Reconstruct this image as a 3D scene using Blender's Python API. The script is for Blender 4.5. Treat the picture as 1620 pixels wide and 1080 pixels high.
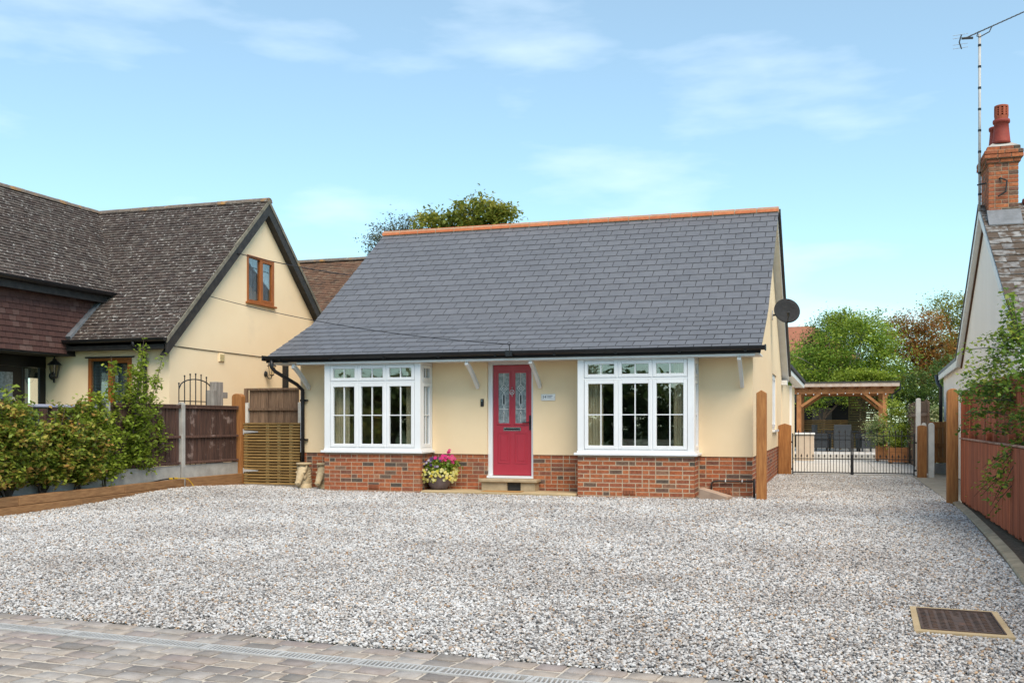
import bpy, bmesh, math, random
import numpy as np
from mathutils import Vector, Matrix
random.seed(7); rng = np.random.default_rng(11)
R = math.radians
scn = bpy.context.scene
for o in list(bpy.data.objects): bpy.data.objects.remove(o)

# ------------------------------------------------------------------ camera
FPX, VH, CAMH = 1592.0, 667.0, 1.3
TH = math.atan(510/1592.0); CT, ST = math.cos(TH), math.sin(TH)
cam = bpy.data.objects.new('camera', bpy.data.cameras.new('camera'))
scn.collection.objects.link(cam); scn.camera = cam
cam.location = (0, 0, CAMH); cam.rotation_euler = (R(90), 0, TH)
cam.data.sensor_width = 36; cam.data.lens = 36*FPX/1620
cam.data.shift_y = (VH-540)/1620; cam.data.clip_end = 3000; cam.data.clip_start = .1
# ------------------------------------------------------------------ sky, sun, exposure
SUN_EL, SUN_AZ = 52, 142          # azimuth measured clockwise from +Y (east = 90)
w = bpy.data.worlds.new('World'); scn.world = w; w.use_nodes = True
nt = w.node_tree; nt.nodes.clear()
def N(t, **k):
    n = nt.nodes.new(t)
    for a, b in k.items(): setattr(n, a, b)
    return n
out = N('ShaderNodeOutputWorld'); bg = N('ShaderNodeBackground'); bg.inputs['Strength'].default_value = .089
sky = N('ShaderNodeTexSky', sky_type='NISHITA', sun_disc=False)
sky.sun_elevation = R(SUN_EL); sky.sun_rotation = R(SUN_AZ); sky.altitude = 0; sky.air_density = 1.0; sky.dust_density = .15; sky.ozone_density = 1.0
tc = N('ShaderNodeTexCoord'); mp = N('ShaderNodeMapping'); mp.inputs['Scale'].default_value = (1.6, 1.6, 6.5); mp.inputs['Location'].default_value = (3.1, .4, .2)
nz = N('ShaderNodeTexNoise'); nz.inputs['Scale'].default_value = 2.2; nz.inputs['Detail'].default_value = 6; nz.inputs['Roughness'].default_value = .5
rp = N('ShaderNodeValToRGB'); rp.color_ramp.elements[0].position = .50; rp.color_ramp.elements[1].position = 1.0
rp.color_ramp.elements[0].color = (.16,.16,.16,1); rp.color_ramp.elements[1].color = (1,1,1,1)
mx = N('ShaderNodeMix', data_type='RGBA'); mx.inputs[7].default_value = (6.8, 7.6, 8.2, 1)
nt.links.new(tc.outputs['Generated'], mp.inputs['Vector']); nt.links.new(mp.outputs[0], nz.inputs['Vector'])
nt.links.new(nz.outputs['Fac'], rp.inputs[0]); nt.links.new(rp.outputs[0], mx.inputs[0])
tn = N('ShaderNodeMix', data_type='RGBA', blend_type='MULTIPLY'); tn.inputs[0].default_value = 1; tn.inputs[7].default_value = (.79, 1.06, 1.02, 1)
nt.links.new(sky.outputs[0], tn.inputs[6]); nt.links.new(tn.outputs[2], mx.inputs[6]); nt.links.new(mx.outputs[2], bg.inputs[0]); nt.links.new(bg.outputs[0], out.inputs[0])
sl = bpy.data.lights.new('sun', 'SUN'); sl.energy = 2.1; sl.angle = R(42); sl.color = (1, .88, .73)
sun = bpy.data.objects.new('sun', sl); scn.collection.objects.link(sun)
az = R(SUN_AZ); el = R(SUN_EL)
sdir = Vector((math.sin(az)*math.cos(el), math.cos(az)*math.cos(el), math.sin(el)))
sun.rotation_euler = sdir.to_track_quat('Z', 'Y').to_euler(); sun.location = (20, -10, 30)
vs = scn.view_settings; vs.view_transform = 'Standard'; vs.look = 'None'; vs.gamma = 1; vs.exposure = 1.10; vs.use_curve_mapping = False
try: scn.cycles.max_bounces = 6; scn.cycles.transparent_max_bounces = 24
except Exception: pass

# ------------------------------------------------------------------ pixel helpers (a pixel gives a direction, a plane gives the distance)
def ray(u, v):
    x = (u-810)/FPX; return Vector((x*CT-ST, x*ST+CT, -(v-VH)/FPX))
CAMP = Vector((0, 0, CAMH))
def onY(u, v, Y): r = ray(u, v); return CAMP+r*(Y/r.y)
def onX(u, v, X): r = ray(u, v); return CAMP+r*(X/r.x)
def onZ(u, v, Z=0): r = ray(u, v); return CAMP+r*((Z-CAMH)/r.z)

# ------------------------------------------------------------------ materials
MATS = {}
def mat(name, col, rough=.65, col2=None, scale=6, stretch=(1,1,1), bump=0, bscale=None, metal=0, spec=.4, rnd=None, detail=4, contrast=(.35,.65), dirt=None, transl=0, coat=0, tone=0):
    if name in MATS: return MATS[name]
    m = bpy.data.materials.new(name); m.use_nodes = True; t = m.node_tree; b = t.nodes['Principled BSDF']
    L = t.links.new
    def n(ty, **k):
        q = t.nodes.new(ty)
        for a, v in k.items(): setattr(q, a, v)
        return q
    b.inputs['Roughness'].default_value = rough; b.inputs['Metallic'].default_value = metal; b.inputs['Specular IOR Level'].default_value = spec
    if coat: b.inputs['Coat Weight'].default_value = coat; b.inputs['Coat Roughness'].default_value = .15
    tcn = n('ShaderNodeTexCoord'); oi = n('ShaderNodeObjectInfo'); at = n('ShaderNodeAttribute', attribute_name='rnd')
    ad = n('ShaderNodeMath', operation='ADD'); fr = n('ShaderNodeMath', operation='FRACT')
    L(oi.outputs['Random'], ad.inputs[0]); L(at.outputs['Fac'], ad.inputs[1]); L(ad.outputs[0], fr.inputs[0])
    off = n('ShaderNodeMath', operation='MULTIPLY'); off.inputs[1].default_value = 53.0; L(fr.outputs[0], off.inputs[0])
    va = n('ShaderNodeVectorMath', operation='ADD'); L(tcn.outputs['Object'], va.inputs[0]); L(off.outputs[0], va.inputs[1])
    mpn = n('ShaderNodeMapping'); mpn.inputs['Scale'].default_value = stretch; L(va.outputs[0], mpn.inputs[0])
    no = n('ShaderNodeTexNoise'); no.inputs['Scale'].default_value = scale; no.inputs['Detail'].default_value = detail; no.inputs['Roughness'].default_value = .62
    L(mpn.outputs[0], no.inputs['Vector'])
    c2 = col2 or tuple(x*.78 for x in col)
    mr = n('ShaderNodeMapRange'); mr.inputs[1].default_value = contrast[0]; mr.inputs[2].default_value = contrast[1]; L(no.outputs['Fac'], mr.inputs[0])
    mxn = n('ShaderNodeMix', data_type='RGBA'); mxn.inputs[6].default_value = (*c2, 1); mxn.inputs[7].default_value = (*col, 1); L(mr.outputs[0], mxn.inputs[0])
    cur = mxn.outputs[2]
    if rnd:     # list of (pos, colour) picked by the piece's random value, multiplied with the grain
        cr = n('ShaderNodeValToRGB'); cr.color_ramp.interpolation = 'LINEAR'
        e = cr.color_ramp.elements
        while len(e) < len(rnd): e.new(.5)
        for q, (p, cc) in zip(e, rnd): q.position = p; q.color = (*cc, 1)
        L(fr.outputs[0], cr.inputs[0])
        mu = n('ShaderNodeMix', data_type='RGBA', blend_type='MULTIPLY'); mu.inputs[0].default_value = 1
        L(cr.outputs[0], mu.inputs[6]); L(cur, mu.inputs[7]); cur = mu.outputs[2]
    if tone:
        tr_ = n('ShaderNodeMapRange'); tr_.inputs[3].default_value = 1-tone; tr_.inputs[4].default_value = 1+tone; L(fr.outputs[0], tr_.inputs[0])
        mt2 = n('ShaderNodeVectorMath', operation='SCALE'); L(cur, mt2.inputs[0]); L(tr_.outputs[0], mt2.inputs['Scale']); cur = mt2.outputs[0]
    if dirt:    # (colour, scale, lo, hi): patches with a shape of their own (lichen, moss, stains)
        for (dc, ds, lo, hi) in (dirt if isinstance(dirt, list) else [dirt]):
            g = n('ShaderNodeTexNoise'); g.inputs['Scale'].default_value = ds; g.inputs['Detail'].default_value = 6; g.inputs['Roughness'].default_value = .65
            L(tcn.outputs['Object'] if not rnd else va.outputs[0], g.inputs['Vector'])
            r2 = n('ShaderNodeMapRange'); r2.inputs[1].default_value = lo; r2.inputs[2].default_value = hi; L(g.outputs['Fac'], r2.inputs[0])
            x2 = n('ShaderNodeMix', data_type='RGBA'); L(r2.outputs[0], x2.inputs[0]); L(cur, x2.inputs[6]); x2.inputs[7].default_value = (*dc, 1); cur = x2.outputs[2]
    L(cur, b.inputs['Base Color'])
    if bump:
        bn = n('ShaderNodeBump'); bn.inputs['Strength'].default_value = min(1, bump); bn.inputs['Distance'].default_value = .01
        if bscale:
            n2 = n('ShaderNodeTexNoise'); n2.inputs['Scale'].default_value = bscale; n2.inputs['Detail'].default_value = 3; L(va.outputs[0], n2.inputs['Vector']); L(n2.outputs['Fac'], bn.inputs['Height'])
        else: L(no.outputs['Fac'], bn.inputs['Height'])
        L(bn.outputs[0], b.inputs['Normal'])
    if transl:
        tr = n('ShaderNodeBsdfTranslucent'); L(cur, tr.inputs[0]); ms = n('ShaderNodeMixShader'); ms.inputs[0].default_value = transl
        o_ = t.nodes['Material Output']; L(b.outputs[0], ms.inputs[1]); L(tr.outputs[0], ms.inputs[2]); L(ms.outputs[0], o_.inputs[0])
    MATS[name] = m; return m
def glass_mat(name, tint=(.95,.97,.97), ior=1.6, frost=0):
    m = bpy.data.materials.new(name); m.use_nodes = True; t = m.node_tree; t.nodes.clear()
    o_ = t.nodes.new('ShaderNodeOutputMaterial'); g = t.nodes.new('ShaderNodeBsdfGlossy'); g.inputs['Roughness'].default_value = .01+frost
    tr = t.nodes.new('ShaderNodeBsdfTransparent'); tr.inputs[0].default_value = (*tint, 1)
    fr = t.nodes.new('ShaderNodeFresnel'); fr.inputs[0].default_value = ior
    ge = t.nodes.new('ShaderNodeNewGeometry'); mi = t.nodes.new('ShaderNodeMix'); mi.inputs[2].default_value = ior; mi.inputs[3].default_value = 1/ior     # the same reflectance on both faces of the sheet
    t.links.new(ge.outputs['Backfacing'], mi.inputs[0]); t.links.new(mi.outputs[0], fr.inputs[0])
    nz_ = t.nodes.new('ShaderNodeTexNoise'); nz_.inputs['Scale'].default_value = 1.3; bn = t.nodes.new('ShaderNodeBump'); bn.inputs['Strength'].default_value = .12; bn.inputs['Distance'].default_value = .02
    tcn = t.nodes.new('ShaderNodeTexCoord'); t.links.new(tcn.outputs['Object'], nz_.inputs['Vector'])
    t.links.new(nz_.outputs['Fac'], bn.inputs['Height']); t.links.new(bn.outputs[0], g.inputs['Normal'])
    mu = t.nodes.new('ShaderNodeMath'); mu.operation = 'MULTIPLY_ADD'; mu.inputs[1].default_value = 1.2; mu.inputs[2].default_value = .085; mu.use_clamp = True; t.links.new(fr.outputs[0], mu.inputs[0])
    ms = t.nodes.new('ShaderNodeMixShader'); t.links.new(mu.outputs[0], ms.inputs[0]); t.links.new(tr.outputs[0], ms.inputs[1]); t.links.new(g.outputs[0], ms.inputs[2]); t.links.new(ms.outputs[0], o_.inputs[0])
    return m

CREAM = (.90, .70, .45)
M = dict(
 render=mat('cream_render', CREAM, .85, (.865,.665,.42), 1.4, bump=.25, bscale=90, dirt=((.68,.52,.32), .9, .60, .95)),
 render2=mat('yellow_render', (.93,.745,.50), .85, (.905,.715,.47), 1.1, bump=.25, bscale=80, dirt=((.74,.60,.42), .8, .58, .9)),
 white_render=mat('white_render', (.92,.89,.84), .9, (.87,.84,.785), .8, bump=.3, bscale=60, stretch=(1.5,1.5,.3)),
 upvc=mat('white_plastic', (.80,.81,.82), .32, (.76,.77,.78), 2, spec=.5),
 paint=mat('white_paint', (.78,.78,.77), .5, (.70,.70,.68), 3),
 black=mat('black_plastic', (.012,.012,.014), .35, (.018,.018,.02), 4),
 blackwood=mat('black_timber', (.022,.020,.020), .6, (.045,.040,.036), 8, bump=.2),
 iron=mat('black_iron', (.018,.018,.02), .45, (.03,.028,.027), 12),
 lead=mat('lead_flashing', (.20,.21,.23), .6, (.13,.14,.15), 5, bump=.2),
 mortar=mat('mortar', (.52,.41,.29), .95, (.42,.32,.22), 14, bump=.5, bscale=120),
 brick=mat('red_brick', (1,1,1), .88, (.62,.58,.56), 22, bump=.5, bscale=110, rnd=[(0,(0.433,0.147,0.063)),(0.2,(0.49,0.147,0.057)),(0.38,(0.319,0.104,0.054)),(0.52,(0.524,0.177,0.071)),(0.68,(0.388,0.124,0.06)),(0.8,(0.285,0.106,0.063)),(0.88,(0.194,0.106,0.075)),(0.94,(0.103,0.088,0.071)),(1,(0.456,0.212,0.115))]),
 slate=mat('blue_grey_slate', (1,1,1), .46, (.84,.84,.86), 5, bump=.12, bscale=60, spec=.5, rnd=[(0,(.124,.126,.137)),(.3,(.136,.138,.150)),(.6,(.130,.132,.143)),(.85,(.143,.145,.158)),(1,(.118,.120,.131))]),
 under=mat('roof_underlay', (.02,.02,.022), .9),
 ridge=mat('terracotta', (1,1,1), .8, (.8,.76,.72), 10, bump=.3, bscale=60, rnd=[(0,(.56,.17,.07)),(.5,(.50,.15,.06)),(1,(.60,.21,.09))]),
 tile=mat('old_brown_tile', (1,1,1), .9, (.7,.7,.7), 14, bump=.5, bscale=60, rnd=[(0,(.065,.045,.038)),(.3,(.085,.06,.05)),(.6,(.055,.04,.036)),(.85,(.10,.075,.062)),(1,(.075,.05,.042))], dirt=[((.16,.145,.125), 4, .48, .8), ((.44,.42,.39), 12, .575, .66)]),
 tile2=mat('warm_brown_tile', (1,1,1), .9, (.7,.7,.7), 14, bump=.5, bscale=60, rnd=[(0,(.14,.075,.045)),(.3,(.19,.10,.06)),(.6,(.10,.06,.04)),(.85,(.22,.14,.09)),(1,(.13,.08,.05))], dirt=((.40,.36,.29), 9, .68, .76)),
 htile=mat('hanging_tile', (1,1,1), .85, (.8,.8,.8), 12, bump=.3, bscale=60, rnd=[(0,(.115,.052,.042)),(.5,(.095,.044,.037)),(.9,(.13,.062,.05)),(1,(.16,.095,.08))]),
 oldridge=mat('lichen_ridge', (.20,.16,.13), .95, (.12,.10,.085), 8, bump=.5, dirt=[((.36,.19,.06), 2.2, .53, .66), ((.40,.38,.33), 6, .62, .7)]),
 mslate=mat('mossy_slate', (1,1,1), .85, (.6,.6,.62), 7, bump=.5, bscale=40, rnd=[(0,(.22,.215,.21)),(.5,(.31,.30,.285)),(1,(.18,.18,.18))], dirt=((.085,.060,.042), 4.2, .42, .54)),
 red=mat('red_door_paint', (.43,.031,.052), .36, (.40,.027,.046), 3, spec=.5, coat=.25),
 chrome=mat('polished_metal', (.75,.75,.76), .18, metal=1),
 galv=mat('galvanised_steel', (.50,.49,.47), .5, (.40,.39,.375), 9, metal=.0),
 stone=mat('step_stone', (.46,.36,.23), .9, (.34,.26,.16), 5, bump=.4, bscale=70),
 slab=mat('sandstone_slab', (.50,.38,.22), .9, (.40,.30,.17), 3, bump=.3, bscale=50),
 conc=mat('concrete', (.46,.44,.40), .92, (.33,.31,.28), 4, bump=.4, bscale=70),
 wconc=mat('pale_concrete_post', (.62,.62,.60), .9, (.5,.5,.48), 5, bump=.3, bscale=70),
 postw=mat('orange_post_timber', (.40,.175,.052), .7, (.25,.095,.026), 7, tone=.2, stretch=(5,5,.45), bump=.3, detail=7),
 sleeper=mat('sleeper_timber', (.40,.21,.088), .8, (.25,.12,.048), 6, tone=.2, stretch=(6,.5,6), bump=.4, detail=7),
 greenw=mat('treated_slat_timber', (.37,.225,.075), .75, (.22,.125,.04), 5, tone=.2, stretch=(.7,6,8), bump=.3, detail=6, dirt=((.10,.05,.02), 5, .70, .76)),
 dkfence=mat('dark_fence_timber', (.13,.065,.045), .85, (.055,.030,.024), 6, tone=.2, stretch=(7,7,.5), bump=.5, detail=7, dirt=((.38,.28,.24), 3.2, .58, .72)),
 grfence=mat('weathered_fence_timber', (.23,.155,.105), .9, (.11,.07,.048), 6, tone=.2, stretch=(7,7,.5), bump=.5, detail=7),
 redfence=mat('red_brown_fence_timber', (.46,.120,.048), .8, (.28,.066,.028), 5, stretch=(7,7,.45), bump=.5, detail=7, tone=.28, dirt=((.42,.26,.18), 5, .70, .82)),
 winwood=mat('golden_window_timber', (.36,.115,.022), .4, (.26,.075,.014), 5, stretch=(3,3,.6)),
 pergw=mat('pergola_timber', (.46,.20,.075), .7, (.33,.13,.045), 5, stretch=(1,1,1), bump=.2),
 soil=mat('dark_soil', (.035,.024,.016), 1, (.06,.045,.03), 20, bump=1),
 rattan=mat('charcoal_rattan', (.022,.031,.036), .6, (.055,.056,.062), 60, bump=.6),
 statue=mat('cast_stone', (.58,.46,.29), .9, (.44,.33,.19), 9, bump=.4, bscale=90),
 bowl=mat('mauve_glazed_pot', (.20,.155,.165), .55, (.13,.10,.11), 9, bump=.2),
 curtain=mat('cream_curtain', (.74,.66,.46), .95, (.52,.45,.30), 6, stretch=(6,6,.2)),
 nets=mat('pale_blind', (.60,.62,.62), .9, (.52,.54,.54), 6),
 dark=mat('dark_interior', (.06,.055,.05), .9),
 inter=mat('room_wall', (.30,.28,.25), .95),
 mesh=mat('dish_grey', (.028,.03,.033), .85, (.04,.042,.046), 20, spec=.1),
 bark=mat('bark', (.10,.075,.055), .95, (.05,.038,.028), 9, stretch=(3,3,.6), bump=.8),
 palebark=mat('pale_bark', (.42,.40,.36), .9, (.25,.23,.2), 8, bump=.5),
 asphalt=mat('asphalt', (.055,.055,.056), .9, (.035,.035,.036), 30, bump=.5),
 paving=mat('pale_patio', (.58,.55,.50), .9, (.48,.45,.41), 3, bump=.2, bscale=40),
 sett=mat('sandstone_sett', (1,1,1), .82, (.78,.76,.74), 12, bump=.6, bscale=38, rnd=[(0,(0.39,0.361,0.333)),(0.2,(0.302,0.254,0.228)),(0.35,(0.367,0.316,0.268)),(0.5,(0.335,0.313,0.295)),(0.62,(0.234,0.207,0.185)),(0.74,(0.417,0.387,0.355)),(0.86,(0.297,0.247,0.228)),(0.94,(0.208,0.191,0.176)),(1,(0.385,0.332,0.283))]),
 joint=mat('sett_joint_sand', (.56,.50,.42), .95, (.47,.41,.34), 18, bump=.6, bscale=130),
 rust=mat('rusty_iron', (.13,.082,.060), .7, (.07,.05,.042), 9, bump=.5, bscale=40, metal=.25, dirt=((.24,.10,.045), 4, .6, .75)),
 bed=mat('gravel_bed', (.22,.21,.20), .95, (.08,.075,.07), 60, bump=1, bscale=90),
 grass=mat('grass', (.06,.10,.025), .95, (.035,.06,.015), 5, bump=.6),
 yellow=mat('yellow_plastic', (.70,.42,.02), .45),
 plaque=mat('white_plaque', (.80,.81,.80), .4), ink=mat('grey_lettering', (.05,.06,.10), .6),
 pale=mat('pale_lavender_cover', (.42,.42,.52), .6, (.34,.34,.44), 4),
 beige=mat('beige_panel', (.60,.49,.38), .8, (.54,.43,.33), 4),
 gravel=mat('pebble', (1,1,1), .72, (.80,.79,.78), 160, rnd=[(0,(0.621,0.624,0.623)),(0.22,(0.507,0.507,0.503)),(0.36,(0.706,0.71,0.712)),(0.48,(0.301,0.301,0.301)),(0.58,(0.548,0.499,0.449)),(0.66,(0.142,0.143,0.149)),(0.75,(0.408,0.387,0.368)),(0.83,(0.08,0.08,0.082)),(0.89,(0.467,0.455,0.445)),(0.935,(0.3,0.19,0.11)),(0.965,(0.5,0.36,0.23)),(1,(0.58,0.55,0.51))]),
)
def _patchy(m):     # the stones themselves lie in paler and browner drifts
    t = m.node_tree; b = t.nodes['Principled BSDF']; src = b.inputs['Base Color'].links[0].from_socket
    oi = t.nodes.new('ShaderNodeObjectInfo'); no = t.nodes.new('ShaderNodeTexNoise'); no.inputs['Scale'].default_value = .55; no.inputs['Detail'].default_value = 5; t.links.new(oi.outputs['Location'], no.inputs['Vector'])
    cr = t.nodes.new('ShaderNodeValToRGB'); e = cr.color_ramp.elements; e[0].position = .36; e[0].color = (.84,.81,.79,1); e[1].position = .62; e[1].color = (1.1,1.09,1.08,1); t.links.new(no.outputs['Fac'], cr.inputs[0])
    mu = t.nodes.new('ShaderNodeMix'); mu.data_type = 'RGBA'; mu.blend_type = 'MULTIPLY'; mu.inputs[0].default_value = 1; t.links.new(src, mu.inputs[6]); t.links.new(cr.outputs[0], mu.inputs[7]); t.links.new(mu.outputs[2], b.inputs['Base Color'])
_patchy(M['gravel'])
M['glass'] = glass_mat('window_glass'); M['lamp'] = glass_mat('lantern_glass', (.93,.90,.82)); M['frost'] = glass_mat('leaded_glass', (.35,.40,.41), 1.6, .12)
def leafmat(n, ramp, rough=.5, tr=.42): return mat(n, (1,1,1), rough, (.85,.88,.8), 3, rnd=ramp, transl=tr, spec=.35)
M['lf_hedge'] = leafmat('beech_leaf', [(0,(0.126,0.181,0.025)),(0.35,(0.238,0.316,0.042)),(0.6,(0.362,0.412,0.06)),(0.8,(0.473,0.388,0.079)),(0.93,(0.502,0.242,0.079)),(1,(0.223,0.29,0.036))])
M['lf_lime'] = leafmat('lime_leaf', [(0,(0.177,0.239,0.027)),(0.5,(0.289,0.385,0.04)),(0.8,(0.441,0.495,0.067)),(1,(0.155,0.221,0.027))])
M['lf_mid'] = leafmat('mid_green_leaf', [(0,(0.147,0.241,0.032)),(0.5,(0.261,0.387,0.055)),(0.8,(0.439,0.508,0.073)),(1,(0.116,0.17,0.027))])
M['lf_dark'] = leafmat('dark_green_leaf', [(0,(0.049,0.1,0.026)),(0.5,(0.096,0.166,0.037)),(0.9,(0.17,0.244,0.054)),(1,(0.242,0.244,0.064))])
M['lf_rust'] = leafmat('rust_leaf', [(0,(0.327,0.126,0.038)),(0.4,(0.468,0.198,0.053)),(0.65,(0.28,0.174,0.042)),(0.85,(0.187,0.198,0.046)),(1,(0.561,0.232,0.063))])
M['lf_olive'] = leafmat('olive_leaf', [(0,(0.165,0.206,0.037)),(0.5,(0.303,0.329,0.054)),(0.8,(0.466,0.411,0.075)),(1,(0.123,0.165,0.04))])
M['lf_grey'] = leafmat('grey_green_leaf', [(0,(0.142,0.162,0.114)),(0.5,(0.209,0.228,0.162)),(1,(0.095,0.114,0.085))])
M['lf_ivy'] = leafmat('climber_leaf', [(0,(0.099,0.185,0.031)),(0.45,(0.188,0.311,0.047)),(0.75,(0.349,0.435,0.062)),(0.92,(0.499,0.517,0.094)),(1,(0.076,0.144,0.028))])
M['lf_varieg'] = leafmat('variegated_leaf', [(0,(0.104,0.182,0.039)),(0.5,(0.286,0.338,0.117)),(0.8,(0.585,0.572,0.312)),(1,(0.13,0.208,0.052))])
M['fl_yellow'] = leafmat('yellow_petal', [(0,(.75,.62,.06)),(.4,(.80,.72,.22)),(.7,(.82,.78,.42)),(1,(.74,.50,.03))], .6)
M['fl_purple'] = leafmat('purple_petal', [(0,(.05,.02,.10)),(.5,(.14,.08,.20)),(.8,(.50,.44,.58)),(1,(.75,.72,.74))], .6)
M['fl_pink'] = leafmat('pink_petal', [(0,(.68,.02,.20)),(.6,(.74,.04,.26)),(1,(.70,.10,.22))], .6)

# ------------------------------------------------------------------ mesh helpers
COL = scn.collection
ORG = {}                      # object name -> world origin its mesh coordinates are taken from
def _lnk(o, parent, org):
    COL.objects.link(o)
    if parent is not None: o.parent = parent
    ORG[o.name] = org
def root(name, label, cat, loc, group=None):
    o = bpy.data.objects.new(name, None); o.empty_display_size = .2; o.location = loc; _lnk(o, None, Vector(loc)); tag(o, label, cat, group); return o
def tag(o, label=None, cat=None, group=None, kind=None):
    for k, v in (('label', label), ('category', cat), ('group', group), ('kind', kind)):
        if v: o[k] = v
    return o
class Fr:                     # a local frame: x along a, d along the outward normal n, z up
    def __init__(s, o, a, n): s.o = Vector(o); s.a = Vector(a).normalized(); s.n = Vector(n).normalized()
    def __call__(s, x, d, z): return s.o+s.a*x+s.n*d+Vector((0,0,z))
class MB:
    def __init__(s): s.v = []; s.f = []; s.r = []; s.cr = None
    def add(s, vs, fs):
        k = len(s.v); s.v += [Vector(p) for p in vs]; s.f += [tuple(i+k for i in f) for f in fs]
        if s.cr is not None: s.r += [s.cr]*len(fs)
        return s
    B = [(0,3,2,1),(4,5,6,7),(0,1,5,4),(1,2,6,5),(2,3,7,6),(3,0,4,7)]
    def hexa(s, p): return s.add(p, MB.B)
    def box(s, x0, x1, y0, y1, z0, z1):
        return s.hexa([(x0,y0,z0),(x1,y0,z0),(x1,y1,z0),(x0,y1,z0),(x0,y0,z1),(x1,y0,z1),(x1,y1,z1),(x0,y1,z1)])
    def lbox(s, F, x0, x1, d0, d1, z0, z1):
        return s.hexa([F(x0,d0,z0),F(x1,d0,z0),F(x1,d1,z0),F(x0,d1,z0),F(x0,d0,z1),F(x1,d0,z1),F(x1,d1,z1),F(x0,d1,z1)])
    def obox(s, c, size, rot):
        c = Vector(c); h = Vector(size)/2
        return s.hexa([c+rot@Vector((a*h.x, b*h.y, d*h.z)) for a, b, d in ((-1,-1,-1),(1,-1,-1),(1,1,-1),(-1,1,-1),(-1,-1,1),(1,-1,1),(1,1,1),(-1,1,1))])
    def bar(s, p, q, wd, ht, up=(0,0,1)):
        p, q = Vector(p), Vector(q); y = (q-p); l = y.length; y.normalize(); x = y.cross(Vector(up)).normalized(); z = x.cross(y)
        return s.obox((p+q)/2, (wd, l, ht), Matrix((x, y, z)).transposed())
    def prism(s, pts, vec):
        n = len(pts); vec = Vector(vec); P = [Vector(p) for p in pts]
        return s.add(P+[p+vec for p in P], [tuple(range(n))[::-1], tuple(range(n, 2*n))]+[(i, (i+1) % n, n+(i+1) % n, n+i) for i in range(n)])
    def tube(s, pts, rad, n=8, cap=True):
        pts = [Vector(p) for p in pts]; m = len(pts); rad = rad if hasattr(rad, '__len__') else [rad]*m
        V = []; prev = None
        for i, p in enumerate(pts):
            t = (pts[min(i+1, m-1)]-pts[max(i-1, 0)]).normalized()
            a = prev if prev is not None and abs(prev.dot(t)) < .95 else (Vector((1,0,0)) if abs(t.z) > .8 else Vector((0,0,1)))
            x = (a-t*a.dot(t)).normalized(); y = t.cross(x); prev = x
            V += [p+(x*math.cos(k*2*math.pi/n)+y*math.sin(k*2*math.pi/n))*rad[i] for k in range(n)]
        F = [(i*n+k, i*n+(k+1) % n, (i+1)*n+(k+1) % n, (i+1)*n+k) for i in range(m-1) for k in range(n)]
        if cap: F += [tuple(range(n))[::-1], tuple(range((m-1)*n, m*n))]
        return s.add(V, F)
    def lathe(s, prof, c, n=20, rot=None):
        c = Vector(c); V = []
        for r, z in prof:
            for k in range(n):
                p = Vector((r*math.cos(2*math.pi*k/n), r*math.sin(2*math.pi*k/n), z)); V.append(c+(rot@p if rot else p))
        m = len(prof); F = [(i*n+k, i*n+(k+1) % n, (i+1)*n+(k+1) % n, (i+1)*n+k) for i in range(m-1) for k in range(n)]
        F += [tuple(range(n))[::-1], tuple(range((m-1)*n, m*n))]
        return s.add(V, F)
    def ell(s, c, r, rot=None, nu=14, nv=9):
        pr = [(math.sin(math.pi*max(i, .08 if i == 0 else i)/(nv)), -math.cos(math.pi*i/nv)) for i in range(1, nv)]
        c = Vector(c); V = []
        for a, b in pr:
            for k in range(nu):
                p = Vector((r[0]*a*math.cos(2*math.pi*k/nu), r[1]*a*math.sin(2*math.pi*k/nu), r[2]*b)); V.append(c+(rot@p if rot else p))
        m = len(pr); F = [(i*nu+k, i*nu+(k+1) % nu, (i+1)*nu+(k+1) % nu, (i+1)*nu+k) for i in range(m-1) for k in range(nu)]
        F += [tuple(range(nu))[::-1], tuple(range((m-1)*nu, m*nu))]
        return s.add(V, F)
    def build(s, name, m, parent=None, bevel=0, smooth=False, org=None, seg=1):
        o_ = ORG[parent.name] if parent is not None else Vector(org or (0,0,0))
        me = bpy.data.meshes.new(name); me.from_pydata([tuple(p-o_) for p in s.v], [], s.f)
        bm = bmesh.new(); bm.from_mesh(me); bmesh.ops.recalc_face_normals(bm, faces=bm.faces)
        if bevel: bmesh.ops.bevel(bm, geom=bm.edges[:], offset=bevel, segments=seg, affect='EDGES', clamp_overlap=True)
        bm.to_mesh(me); bm.free()
        if s.r and not bevel:
            a = me.attributes.new('rnd', 'FLOAT', 'FACE'); a.data.foreach_set('value', s.r)
        if smooth: me.polygons.foreach_set('use_smooth', [True]*len(me.polygons))
        me.materials.append(m if not isinstance(m, str) else M[m]); me.update()
        ob = bpy.data.objects.new(name, me)
        if parent is None: ob.location = o_
        _lnk(ob, parent, o_); return ob
def bx(name, m, parent, *b, bevel=0, **k): return MB().box(*b).build(name, m, parent, bevel, **k)
PIECE = {}
def piece_mesh(size, m, bev):
    k = (tuple(round(q, 3) for q in size), m.name, bev)
    if k not in PIECE:
        b = MB().obox((0,0,0), size, Matrix.Identity(3)); me = bpy.data.meshes.new('piece'); me.from_pydata([tuple(p) for p in b.v], [], b.f)
        bm = bmesh.new(); bm.from_mesh(me); bmesh.ops.recalc_face_normals(bm, faces=bm.faces)
        if bev: bmesh.ops.bevel(bm, geom=bm.edges[:], offset=bev, segments=1, affect='EDGES', clamp_overlap=True)
        bm.to_mesh(me); bm.free(); me.materials.append(m); PIECE[k] = me
    return PIECE[k]
def inview(c, mg=40):
    d = -c.x*ST+c.y*CT
    if d < .5: return False
    u = 810+FPX*(c.x*CT+c.y*ST)/d; v = VH-FPX*(c.z-CAMH)/d
    return -mg < u < 1620+mg and -mg < v < 1080+mg
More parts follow.
